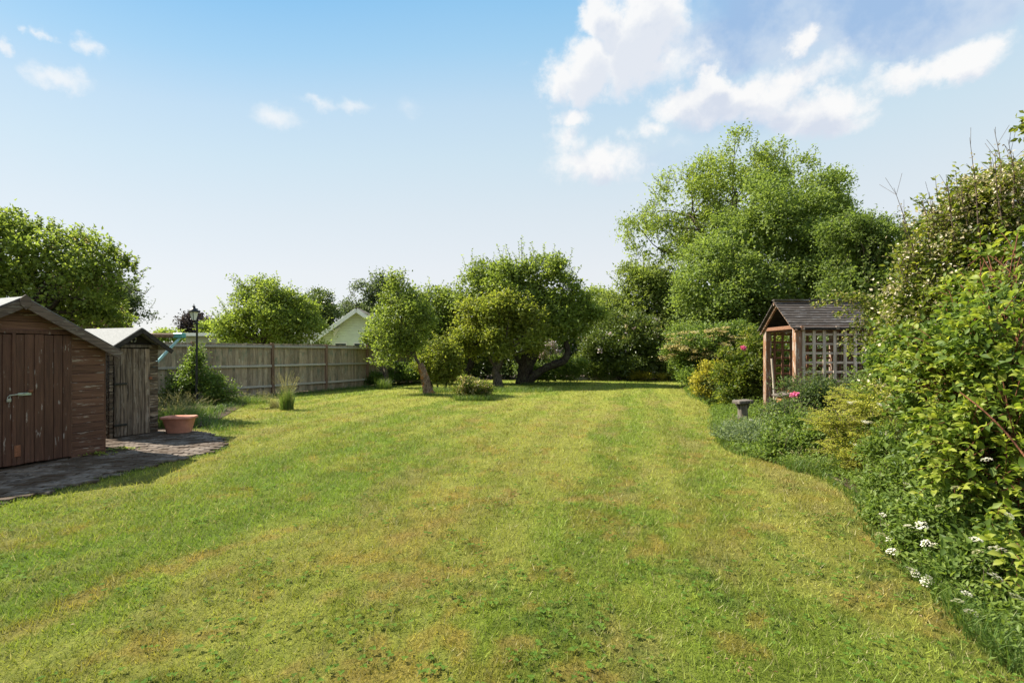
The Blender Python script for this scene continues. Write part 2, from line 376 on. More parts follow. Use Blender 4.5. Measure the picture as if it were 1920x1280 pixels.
# ------------------------------------------------------------------ ground, lawn, beds, patio
def inpoly(x, y, poly):
    x = np.asarray(x); y = np.asarray(y); r = np.zeros(x.shape, bool); n = len(poly)
    for i in range(n):
        (x1, y1), (x2, y2) = poly[i], poly[(i+1) % n]
        c = ((y1 > y) != (y2 > y)) & (x < (x2-x1)*(y-y1)/((y2-y1) or 1e-9)+x1); r ^= c
    return r
PATIO = [(-4.45, -2), (-4.70, 3.6), (-4.80, 4.9), (-4.62, 5.75), (-4.50, 6.6), (-4.26, 7.15), (-4.34, 7.7), (-4.75, 8.35), (-5.35, 8.9), (-6.0, 9.25), (-9.5, 10.3), (-11, -2)]
EDGE_R = [(2.2, 1.9), (2.3, 2.3), (2.37, 2.5), (2.5, 2.84), (2.57, 3.07), (2.74, 3.49), (3.17, 4.35), (3.43, 4.9), (3.64, 5.84), (3.47, 6.42), (3.24, 7.25), (3.33, 7.98), (3.8, 9.3), (4.3, 10.6), (5.5, 13.8), (6.0, 16.9), (7.5, 22), (9.3, 26.8)]
BED_R = [(2.05, -3)]+EDGE_R+[(14, 27), (14, -3)]
BED_F = [(-30, 34), (-30, 27.3), (-4, 27.4), (2.5, 27.7), (9.4, 27.0), (14, 26), (30, 34)]
FENCE_PTS = [G(214, 764), np.array([-9.74, 15.45, 0]), np.array([-8.37, 17.7, 0]), np.array([-7.28, 19.8, 0]), np.array([-6.36, 22.2, 0]), np.array([-5.5, 24.4, 0]), np.array([-4.75, 26.2, 0])]
FENCE_PTS = [np.array([-14.6, 5.6, 0]), np.array([-13.4, 8.0, 0]), np.array([-12.2, 10.4, 0]), np.array([-10.97, 12.9, 0])]+FENCE_PTS[1:]
def seg_dist(x, y, cx, cy, rx, ry, ang):
    dx = x-cx; dy = y-cy; c, s = math.cos(ang), math.sin(ang)
    return np.sqrt(((dx*c+dy*s)/rx)**2+((-dx*s+dy*c)/ry)**2)
SPOTS = [(500, 1012, .28, .07, .9), (445, 1072, .2, .07, .8), (170, 1120, .75, .09, 1.05), (30, 1190, .35, .10, 1.0), (1090, 935, .3, .10, .3), (1150, 1000, .3, .06, 1.3), (1460, 992, .22, .10, .1),
         (905, 1120, .12, .05, .4), (1040, 1225, .10, .05, 0), (1155, 1262, .12, .04, 0), (1340, 1045, .08, .03, 0), (1000, 1230, .1, .04, .3), (800, 985, .3, .1, .9), (660, 1110, .14, .06, 1),
         (1165, 1250, .1, .05, 0), (1810, 1185, .25, .12, .4), (1700, 1120, .3, .10, .5), (1560, 925, .35, .10, 1.9), (1300, 860, .5, .2, 1.2), (520, 770, .5, .2, .2), (395, 800, .4, .15, .3), (1450, 870, .4, .15, 2.2), (600, 1230, .12, .05, .7), (420, 1180, .10, .04, .7)]
def turf(x, y):
    x = np.asarray(x, float); y = np.asarray(y, float)
    g1 = np.array([.195, .255, .034]); g2 = np.array([.290, .295, .055]); st = np.array([.31, .25, .085]); om = np.array([.33, .215, .05]); dk = np.array([.085, .140, .024])
    wx = x+.5*fbm(x*.8, y*.8, 5)-.25; wy = y+.5*fbm(x*.8, y*.8, 9)-.25
    u = wx-.23*wy+np.where(x < 0, -.012*x*x, 0)                     # mowing direction
    a = fbm(u*1.1, wy*.16, 1, 4)*.55+fbm(wx*1.2, wy*.9, 2, 5)*.45
    b = fbm(wx*2.6, wy*2.0, 3, 5); c = fbm(u*2.4, wy*.35, 4, 4)
    t = sst(a, .36, .62)[..., None]; col = g1*(1-t)+g2*t
    t = (.55*sst(c, .5, .68)*sst(b, .40, .62))[..., None]; col = col*(1-t)+st*t
    r = fbm(wx*1.7+40, wy*1.4, 6, 5); t = (.32*sst(r, .60, .76)*(1-sst(y, 8, 14)*.6))[..., None]; col = col*(1-t)+om*t
    t = (.5*sst(fbm(wx*4.3+9, wy*3.6, 81, 4), .60, .74)*(1-sst(y, 7, 16)*.5))[..., None]; col = col*(1-t)+om*t
    k = fbm(wx*3.3, wy*3.0, 7, 4); near = sst(x*.6-y+3.4, -.8, 1.5)
    t = (sst(k, .60-.12*near, .80-.12*near)*(.45+.25*near)*sst(fbm(x*14, y*12, 78, 3), .3, .6))[..., None]; col = col*(1-t)+dk*t
    e = np.full(x.shape, 9.)
    for (px, py, rx, ry, an) in SPOTS:
        g = G(px, py); e = np.minimum(e, seg_dist(wx-.0, wy-.0, g[0], g[1], rx, ry, an)+(b-.5)*1.6)
    t = (.62*(1-sst(e, .3, 1.6))*sst(fbm(x*9, y*9, 77, 3), .25, .6))[..., None]; col = col*(1-t)+(om*.65+st*.35)*t
    # greener beside the shed patio and under the trees
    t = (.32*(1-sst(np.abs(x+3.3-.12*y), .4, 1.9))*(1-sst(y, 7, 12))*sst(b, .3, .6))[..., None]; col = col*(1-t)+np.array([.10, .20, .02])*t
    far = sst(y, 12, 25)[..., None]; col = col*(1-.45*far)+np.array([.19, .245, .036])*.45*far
    s = .5+.5*np.sin((u+.12*(b-.5))*2*np.pi/1.05); s = .95+.10*sst(s, .25, .75); s = s*(.74+.52*fbm(x*11, y*9, 79, 4))
    return col*s[..., None]
def build_lawn():
    ys = [-6.]; 
    while ys[-1] < 33: ys.append(ys[-1]+max(.02, .0085*max(abs(ys[-1]), 1.9)))
    ys = np.array(ys); xs = [0.]
    while xs[-1] < 22: xs.append(xs[-1]+.02+.012*xs[-1])
    xs = np.array(xs); xs = np.concatenate([-xs[:0:-1], xs])
    X, Y = np.meshgrid(xs, ys); Z = (fbm(X*1.3, Y*1.3, 31)-.5)*.02+(fbm(X*9, Y*9, 32)-.5)*.010-.004
    V = np.stack([X, Y, Z], -1).reshape(-1, 3); nx = len(xs); ny = len(ys)
    i = np.arange(ny-1)[:, None]*nx+np.arange(nx-1)[None]; Fq = np.stack([i, i+1, i+nx+1, i+nx], -1).reshape(-1, 4)
    me = mk('lawn', V, Fq, col=turf(X, Y).reshape(-1, 3)*(.58+.34*sst(Y, 3.5, 26)).reshape(-1, 1), smooth=True)  # base colour darkened at the near end, painting shade between the blades
    m, t = mat('lawn_turf'); a = t.n('ShaderNodeAttribute'); a.attribute_name = 'patch'
    p = t.n('ShaderNodeNewGeometry').outputs['Position']
    f = t.noise(p, 55, 5, .7); f2 = t.noise(p, 9, 5, .65)
    c = t.mix(1.0, a.outputs['Color'], t.ramp(f, [(.3, (.45, .48, .5)), (.5, (1, 1, 1)), (.72, (1.4, 1.32, 1.25))]), 'MULTIPLY')
    c = t.mix(1.0, c, t.ramp(f2, [(.3, (.82, .86, .8)), (.7, (1.15, 1.12, 1.2))]), 'MULTIPLY')
    finish(t, c, .9, .1, t.m('ADD', f, t.m('MULTIPLY', f2, 1.5)), .9, .03)
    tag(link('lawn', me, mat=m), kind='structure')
    m, t = mat('far_ground'); p = t.n('ShaderNodeNewGeometry').outputs['Position']
    c = t.mix(t.map(t.noise(p, .5, 5, .6), .35, .65), (.07, .10, .03), (.12, .15, .045)); finish(t, c, .95, .1)
    g = mk('ground', [(-600, -300, -.05), (600, -300, -.05), (600, 900, -.05), (-600, 900, -.05)], [(0, 1, 2, 3)])
    tag(link('ground', g, mat=m), kind='structure')
build_lawn()
def sheet(name, poly, z, m):
    bm = bmesh.new(); bm.faces.new([bm.verts.new((x, y, z)) for x, y in poly]); bmesh.ops.triangulate(bm, faces=bm.faces)
    me = bpy.data.meshes.new(name); bm.to_mesh(me); bm.free(); return tag(link(name, me, mat=m), kind='structure')
sheet('planting_bed', BED_R, .016, M['soil'])
sheet('planting_bed', BED_F, .014, M['soil'])
sheet('fence_border', [(-14.2, 5), (-5.0, 26.0), (-4.0, 27.5), (-4.2, 25.0), (-6.0, 21.3), (-8.3, 16.0), (-7.6, 14.6), (-6.0, 10.0), (-6.3, 9.3), (-12, 9.3), (-13.6, 5)], .013, M['soil'])
def build_blades():
    rg = np.random.default_rng(11)
    n = 480000
    q = rg.random(n); Y = (1.65**.4+q*(27.2**.4-1.65**.4))**2.5
    X = (rg.random(n)*2-1)*(Y*1.06+.9)
    X = np.where(Y > 15, (X/np.maximum(Y, 1))*Y, X)
    keep = (rg.random(n) > .55*sst(Y, 14, 27)) & ~inpoly(X, Y, PATIO) & ~inpoly(X, Y, BED_R) & (X > np.interp(Y, [0, 8.5, 9.3, 14.6, 16.5, 21.8, 25], [-4.9, -4.9, -5.4, -8.0, -8.2, -6.0, -4.9])) & (X < np.interp(Y, [0, 17, 27], [9, 6.2, 9.4]))
    # thinner where the turf is mossy or worn
    col = turf(X, Y); bare = (col[:, 0] > .25)
    keep &= ~(bare & (rg.random(n) < .45))
    X, Y, col = X[keep], Y[keep], col[keep]; n = len(X)
    sz = (Y/2.2)**.55
    h = (.016+.022*rg.random(n)**1.5)*sz**.5; w = (.0028+.0020*rg.random(n))*sz*1.05
    tuft = fbm(X*6, Y*6, 50, 3); h *= .6+1.0*tuft
    base = np.stack([X, Y, np.full(n, -.004)], -1)+0; base[:, 2] += (fbm(X*1.3, Y*1.3, 31)-.5)*.02
    an = rg.random(n)*2*np.pi; lean = .25+1.0*rg.random(n)
    dirv = np.stack([np.cos(an)*lean, np.sin(an)*lean, np.ones(n)], -1); dirv = unit(dirv)
    sd = rg.random(n)*2*np.pi; side = unit(np.cross(dirv, np.stack([np.cos(sd), np.sin(sd), .2*np.ones(n)], -1)))
    V = np.stack([base-side*w[:, None]/2, base+side*w[:, None]/2, base+dirv*(h*1.25)[:, None]], 1).reshape(-1, 3)
    v = (.55+.85*rg.random(n))[:, None]; dead = (rg.random(n) < .10)[:, None]
    c = col*v; c = np.where(dead, np.array([.34, .30, .15])*v, c); c = c*np.array([1, 1.02, 1])
    me = mk('grass_blades', V, np.arange(3*n).reshape(-1, 3), col=np.repeat(c, 3, 0))
    m, t = mat('grass_blade'); a = t.n('ShaderNodeAttribute'); a.attribute_name = 'patch'
    p = t.n('ShaderNodeBsdfPrincipled'); t.put(p.inputs['Base Color'], a.outputs['Color']); p.inputs['Roughness'].default_value = .55; p.inputs['Specular IOR Level'].default_value = .25
    tr = t.n('ShaderNodeBsdfTranslucent'); t.put(tr.inputs[0], t.mix(1.0, a.outputs['Color'], (1.25, 1.25, .8), 'MULTIPLY'))
    mx = t.n('ShaderNodeMixShader'); mx.inputs[0].default_value = .35; t.put(mx.inputs[1], p.outputs[0]); t.put(mx.inputs[2], tr.outputs[0])
    o = t.n('ShaderNodeOutputMaterial'); t.put(o.inputs[0], mx.outputs[0])
    tag(link('mown_grass', me, mat=m), 'short mown grass blades covering the lawn in yellow green patches', 'grass', kind='stuff')
    # clover and broad-leaved lawn weeds, mostly lower right
    n = 6500; Y = 1.75+rg.random(n)**1.4*7; X = (rg.random(n)*2-1)*(Y+.6)
    dens = fbm(X*3.3+.5, Y*3.0, 7, 4)+.10*sst(X*.6-Y+3.4, -.8, 1.5)
    k = (dens > .57) & ~inpoly(X, Y, PATIO) & ~inpoly(X, Y, BED_R) & (X > -4.4); X, Y = X[k], Y[k]; n = len(X)
    C = np.repeat(np.stack([X, Y, .012+.012*rg.random(n)], -1), 3, 0); a = np.repeat(rg.random(n)*6.28, 3)+np.tile(np.arange(3)*2.09, n)
    D = unit(np.stack([np.cos(a), np.sin(a), .25*np.ones(3*n)], -1)); N = unit(np.stack([rg.normal(size=3*n)*.25, rg.normal(size=3*n)*.25, np.ones(3*n)], -1))
    L = np.repeat(.010+.009*rg.random(n), 3)*(1+np.repeat(Y, 3)*.08)
    tag(link('clover_patch', leaves(C, D, N, L, L*.9, np.repeat(rg.random(n), 3)*.6+.1, 'clover_patch'), mat=M['leaf_clover']), 'dark green clover leaves in patches low in the lawn', 'clover', kind='stuff')
def leaves(C, D, N, L, W, tint, name='foliage', fold=.16, droop=.12):
    S_ = unit(np.cross(D, N)); N = np.cross(S_, D)
    L = np.broadcast_to(L, (len(C),))[:, None]; W = np.broadcast_to(W, (len(C),))[:, None]
    a = C+D*L*.42-S_*W*.5+N*fold*W; b = C+D*L*.42+S_*W*.5+N*fold*W; tip = C+D*L-N*L*droop
    V = np.stack([C, b, tip, a], 1).reshape(-1, 3); i = np.arange(len(C))[:, None]*4
    Fc = np.concatenate([i+np.array([[0, 1, 2]]), i+np.array([[0, 2, 3]])], 1).reshape(-1, 3)
    return mk(name, V, Fc, tint=np.repeat(tint, 4))
build_blades()
def litter():
    rg = np.random.default_rng(21); n = 150; Y = 1.8+rg.random(n)**1.5*7; X = (rg.random(n)*2-1)*(Y*.95)
    k = ~inpoly(X, Y, PATIO) & ~inpoly(X, Y, BED_R) & (X > -4.3); X, Y = X[k], Y[k]
    X = np.concatenate([X, 1.0+rg.normal(size=16)*.10]); Y = np.concatenate([Y, 2.27+rg.normal(size=16)*.05]); n = len(X)
    a = rg.random(n)*6.28; D = np.stack([np.cos(a), np.sin(a), rg.normal(size=n)*.2], -1); D /= np.linalg.norm(D, axis=1)[:, None]
    N = np.stack([rg.normal(size=n)*.4, rg.normal(size=n)*.4, np.ones(n)], -1); L = rg.uniform(.010, .026, n)
    tag(link('fallen_leaves', leaves(np.stack([X, Y, np.full(n, .028)], -1), D, N, L, L*rg.choice([.12, .5, .6], n), rg.random(n), 'fallen_leaves'), mat=M['leaf_fallen']), 'dry brown fallen leaves and straw scattered on the lawn', 'fallen leaves', kind='stuff')
litter()
def build_patio():
    o = sheet('patio', PATIO, .006, M['joint'])
    me = box('brick', .196, .094, .028, .004); me2 = box('brick', .19, .09, .022, .006)
    for x in (me, me2): x.materials.append(M['brick'])
    rg = random.Random(4); an = math.radians(14); c, s = math.cos(an), math.sin(an); L = []
    for i in range(-40, 60):
        for j in range(-45, 130):
            u = i*.204+(j % 2)*.102; v = j*.102
            x = -6+u*c-v*s; y = 2.5+u*s+v*c
            if inpoly(np.array([x]), np.array([y]), PATIO)[0] and y > 1.0 and x > -7.2-.0*y:
                # nothing of the paving shows behind the shed fronts
                if x < -6.17+.423*(y-6.1)-.25 and y < 7.3: continue
                if x < -6.59+.338*(y-8.28)-.2 and y > 7.9: continue
                L.append((x, y))
    L.sort(key=lambda p: (p[0]**2+p[1]**2)+(200 if abs(p[0]/p[1]) > 1.03 else 0))
    rest = bmesh.new()
    for k, (x, y) in enumerate(L):
        rot = an+rg.uniform(-.02, .02); z = .004+rg.uniform(-.004, .006)
        if k < 300:
            link('brick', me if rg.random() < .7 else me2, o, None, (x, y, z), (rg.uniform(-.02, .02), rg.uniform(-.02, .02), rot))
        else:
            tmp = me.copy(); tmp.transform(Matrix.Translation((x, y, z)) @ Matrix.Rotation(rot, 4, 'Z')); rest.from_mesh(tmp); bpy.data.meshes.remove(tmp)
    if len(rest.verts):
        mm = bpy.data.meshes.new('brick_field'); rest.to_mesh(mm); tag(link('brick_field', mm, o, M['brick']), kind='stuff')
    rest.free()
build_patio()

# ------------------------------------------------------------------ close-boarded fence
def build_fence():
    b = thing('timber_fence', 'long grey close-boarded timber fence with brown posts on the left garden boundary', 'fence', tuple(FENCE_PTS[0]))
    o0 = Vector(FENCE_PTS[0]); rg = random.Random(2); nb = 0
    bm_ = prism('fence_board', [(-.056, 0), (.056, 0), (.056, 1.74), (-.056, 1.74)], -.008, .006); bm_.materials.append(M['fence_board'])
    for i in range(len(FENCE_PTS)-1):
        p, q = Vector(FENCE_PTS[i])-o0, Vector(FENCE_PTS[i+1])-o0; d = (q-p); L = d.length; d.normalize(); ang = math.atan2(d.y, d.x)
        nrm = Vector((d.y, -d.x, 0))                       # towards the lawn
        pm = box('fence_post', .10, .10, 1.80, .006, 'p'); 
        if not pm.materials: pm.materials.append(M['fence_post'])
        link('post', pm, b, None, p+nrm*.02+Vector((0, 0, rg.uniform(-.02, .02))), (rg.uniform(-.012, .012), rg.uniform(-.012, .012), ang))
        sag = rg.uniform(-.02, .02)
        for z in (.30, 1.0, 1.66):
            a = p+d*.05+nrm*.035+Vector((0, 0, z)); c = q-d*.05+nrm*.035+Vector((0, 0, z+sag*.5))
            mid = (a+c)/2+Vector((0, 0, -.012)); 
            me = beam('fence_rail', a, c, .055, .075, bevel=.012); centre(me, a); link('rail', me, b, M['fence_rail'], a)
        n = int(L/.1) if i >= 2 else 0
        if n:
            for j in range(n):
                t = (j+.5)/n; x = p+d*(L*t)+nrm*(-.012+(.004 if j % 2 else 0)); x.z = rg.uniform(-.012, .012)+.03+sag*t
                link('board', bm_, b, None, x, (rg.uniform(-.004, .004), rg.uniform(-.006, .006), ang)); nb += 1
        else:
            me = beam('fence_panel', p-nrm*.012+Vector((0, 0, .9)), q-nrm*.012+Vector((0, 0, .9)), .014, 1.72); centre(me, p); link('panel', me, b, M['fence_board'], p)
    p = Vector(FENCE_PTS[-1])-o0; link('post', pm, b, None, p, (0, 0, ang))
    # brown fence that closes the far end behind the apple trees
    f = thing('brown_fence', 'darker brown boarded fence behind the apple trees at the far end', 'fence', (-4.7, 26.25, 0))
    bb = box('fence_board', .145, .018, 1.62, 0, 'b'); bb.materials.append(M['house_brown'])
    for j in range(13):
        link('board', bb, f, None, (.1+j*.15, .10+.004*(j % 2), .02), (0, 0, .04))
    for z in (.4, 1.4):
        me = beam('fence_rail', (0, .06, z), (2.0, .14, z), .05, .07); link('rail', me, f, M['fence_post'])
build_fence()

# ------------------------------------------------------------------ the brown shed
def gable_board(name, z0, z1, hw, ridge, slope, y0=-.012, y1=.008, xl=None, xr=None):
    def w(z): return min(hw, (ridge-z)/slope)
    a0, a1 = w(z0), max(w(z1), .01)
    L0, R0, L1, R1 = -a0, a0, -a1, a1
    if xl is not None: L0, L1 = max(L0, xl), max(L1, xl)
    if xr is not None: R0, R1 = min(R0, xr), min(R1, xr)
    if R1-L1 < .02 or R0-L0 < .02: return None
    return prism(name, [(L0, z0), (R0, z0), (R1, z1), (L1, z1)], y0, y1, .0025)
def tilt(me, a, z):      # lean of a lapped board: bottom edge proud
    me.transform(Matrix.Translation((0, 0, z)) @ Matrix.Rotation(a, 4, 'X') @ Matrix.Translation((0, 0, -z)))
def build_shed():
    ctr = (-6.105, 6.26); rz = math.atan2(.92, .39); hw = .935; eave = 1.50; ridge = 2.07; sl = (ridge-eave)/hw
    sl_i = hw/(ridge-eave)     # metres of half width per metre of height
    b = thing('brown_shed', 'large brown garden shed with peeling paint, double plank doors and a latch', 'shed', (*ctr, 0), rz)
    rg = random.Random(5); dep = 2.4
    gap = -.06; dw = .60; top = 1.70
    # side boards, right and left of the doors
    z = .03; k = 0
    while z < ridge-.03:
        h = .112; z1 = min(z+h-.004, ridge-.01)
        for side in (0, 1):
            if z < top-.02: me = gable_board('board', z, z1, hw, ridge, 1/sl_i, xl=(gap+dw+.012) if side else None, xr=None if side else (gap-dw-.012))
            elif side == 0: me = gable_board('board', z, z1, hw, ridge, 1/sl_i)
            else: me = None
            if me is None: continue
            tilt(me, .09+rg.uniform(-.02, .03), z+.05); link('board', me, b, M['shed_side'])
        z += h; k += 1
    # doors: plank by plank
    for leaf in (-1, 1):
        dm = thing('door', None, None); dm.parent = b; dm['label'] = 'right plank door with the latch' if leaf > 0 else 'left plank door'
        x0 = gap+(.004 if leaf > 0 else -dw); wpl = (dw-.004)/6
        for i in range(6):
            me = prism('plank', [(-wpl/2+.0025, 0), (wpl/2-.0025, 0), (wpl/2-.0025, 1.60), (-wpl/2+.0025, 1.60)], -.009, .009, .003)
            link('plank', me, dm, M['shed_paint'], (x0+wpl*(i+.5), -.034+rg.uniform(-.002, .002), .06+rg.uniform(-.004, .006)))
        if leaf > 0:
            link('weatherstrip', prism('weatherstrip', [(0, 0), (.035, 0), (.035, 1.62), (0, 1.62)], -.012, .006, .003), dm, M['shed_paint'], (gap-.018, -.05, .055))
            link('hinge', box('hinge', .06, .012, .14, .003), dm, M['rust'], (gap+.03, -.062, .16))
        me = prism('ledge', [(-dw/2+.02, 0), (dw/2-.02, 0), (dw/2-.02, .09), (-dw/2+.02, .09)], 0, .02, .002)
        link('ledge', me, dm, M['shed_paint'], (x0+dw/2, -.018, .85))
    link('latch', box('hasp', .13, .012, .034, .003), b, M['pale_latch'], (gap+.10, -.060, .905))
    link('latch_bolt', beam('bolt', (gap-.05, -.068, .915), (gap+.11, -.068, .93), .014, .014), b, M['steel'])
    link('knob', beam('knob', (gap+.155, -.045, .955), (gap+.155, -.085, .955), .045, .038, bevel=.01), b, M['rust'])
    pd = link('padlock', box('padlock', .042, .022, .045, .006), b, M['steel'], (gap-.055, -.075, .835))
    sh = [(math.cos(a)*.014, 0, .045+math.sin(a)*.028) for a in np.linspace(0, math.pi, 8)]
    V, Fq = tubes([(np.array(sh), .0045)], 6); link('shackle', mk('shackle', V, Fq, smooth=True), pd, M['steel'])
    for x in (gap+dw-.0, ): link('door_trim', prism('door_trim', [(0, 0), (.012, 0), (.012, top), (0, top)], -.026, 0, .002), b, M['shed_side'], (x, -.0, 0))
    link('lintel', prism('lintel', [(-hw+.25, 0), (hw-.25, 0), (hw-.28, .045), (-hw+.28, .045)], -.03, 0, .003), b, M['shed_paint'], (0, -.01, top-.03))
    link('corner_post', box('corner_post', .035, .035, eave-.03, .003), b, M['shed_paint'], (hw+.008, .012, 0))
    # side and back walls (seen only from the side)
    for x in (-hw, hw):
        link('side_wall', prism('side_wall', [(-.012, 0), (.012, 0), (.012, eave), (-.012, eave)], .03, dep, 0), b, M['shed_side'], (x, 0, 0))
    link('back_wall', prism('back_wall', [(-hw, 0), (hw, 0), (hw, eave), (0, ridge), (-hw, eave)], dep, dep+.02), b, M['shed_side'])
    link('floor_bearer', box('bearer', 2*hw, .06, .05, .004), b, M['shed_dark'], (0, .03, -.02))
    ov = .13; fr = -.15; bk = dep+.15; zr = ridge+.035; ze = eave-ov/sl_i+.035
    for s in (-1, 1):
        q = [(0, fr, zr), (s*(hw+ov), fr, ze), (s*(hw+ov), bk, ze), (0, bk, zr)]
        if s < 0: q = q[::-1]
        me = slab('roof_panel', q, -.018 if True else .018)
        link('roof', me, b, M['felt_light'])
        q2 = [(0, fr-.006, zr+.012), (s*(hw+ov+.01), fr-.006, ze+.012), (s*(hw+ov+.01), fr+.05, ze+.012), (0, fr+.05, zr+.012)]
        link('felt_edge', slab('felt_edge', q2 if s > 0 else q2[::-1], .012), b, M['felt_brown'])
        a = Vector((s*.0, fr-.012, zr-.062)); c = Vector((s*(hw+ov), fr-.012, ze-.062))
        link('bargeboard', beam('bargeboard', a, c, .02, .105), b, M['verge'])
    link('finial', prism('finial', [(0, -.09), (.05, -.035), (.05, .05), (0, .10), (-.05, .05), (-.05, -.035)], -.014, .008, .003), b, M['verge'], (0, fr-.026, zr-.06))
build_shed()

# ------------------------------------------------------------------ the small store beside it
def build_store():
    ctr = (-6.465, 8.66); rz = math.atan2(.77, .26); hw = .405; eave = 1.52; ridge = 1.80; sl = (ridge-eave)/hw
    b = thing('small_shed', 'narrow dark weathered tool shed with six plank door and grey felt roof', 'shed', (*ctr, 0), rz)
    rg = random.Random(9); dep = 1.15; dl, dr = -.345, .245
    z = .02
    while z < eave+.02:
        h = .098
        for (a, c) in ((-hw, dl), (dr+.005, hw)):
            n = max(2, int((c-a)/.03)); xs = np.linspace(a, c, n)
            poly = [(x, z+rg.uniform(-.006, .006)) for x in xs]+[(x, z+h-.006+rg.uniform(-.003, .003)) for x in xs[::-1]]
            me = prism('log_board', poly, -.028, .006, .004); tilt(me, .10, z+.05); link('log_board', me, b, M['shed_log'])
        z += h
    for x in (-hw, hw):
        zz = .02
        while zz < eave:
            me = hexa('log_board', [(x-.014, .01, zz), (x+.014, .01, zz), (x+.014, dep, zz), (x-.014, dep, zz), (x-.010, .01, zz+.092), (x+.008, .01, zz+.092), (x+.008, dep, zz+.092), (x-.010, dep, zz+.092)], .003)
            link('side_board', me, b, M['shed_log']); zz += .098
    d = thing('door', None, None); d.parent = b
    w = (dr-dl)/6
    for i in range(6):
        ww = w*rg.uniform(.90, .97)
        me = prism('plank', [(-ww/2, 0), (ww/2, 0), (ww/2, 1.46), (-ww/2, 1.46)], -.009, .009, .003)
        link('plank', me, d, M['shed_old'], (dl+w*(i+.5), -.045+rg.uniform(-.003, .003), .05+rg.uniform(-.006, .008)))
    for z in (.22, .90):
        link('hinge', box('strap_hinge', .20, .012, .035, .003), d, M['black_iron'], (dl+.09, -.062, z))
    link('handle', box('handle', .05, .03, .05, .008), d, M['rust'], (dr+.0, -.06, .97))
    link('rail_above_door', box('rail', dr-dl+.06, .025, .05, .003), b, M['stump'], ((dl+dr)/2, -.03, 1.525))
    link('gable_panel', prism('gable_panel', [(-hw, eave), (hw, eave), (.01, ridge+.02), (-.01, ridge+.02)], .0, .012), b, M['shed_dark'])
    rp = [(math.cos(a)*.045, -.03, math.sin(a)*.045) for a in np.linspace(-1.2, 4.3, 14)]
    V, Fq = tubes([(np.array(rp), .011)], 8); link('horseshoe', mk('horseshoe', V, Fq, smooth=True), b, M['steel'], (-.03, 0, 1.665))
    link('back_wall', prism('back_wall', [(-hw, 0), (hw, 0), (hw, eave), (0, ridge), (-hw, eave)], dep, dep+.02), b, M['shed_dark'])
    ov = .12; fr = -.20; bk = dep+.05; zr = ridge+.05; ze = eave-ov*sl+.05
    for s in (-1, 1):
        q = [(0, fr, zr), (s*(hw+ov), fr, ze), (s*(hw+ov), bk, ze), (0, bk, zr)]
        link('roof', slab('roof_panel', q if s > 0 else q[::-1], -.016), b, M['felt_light'])
        link('bargeboard', beam('bargeboard', (0, fr-.008, zr-.035), (s*(hw+ov+.01), fr-.008, ze-.035), .022, .075), b, M['shed_dark'])
build_store()

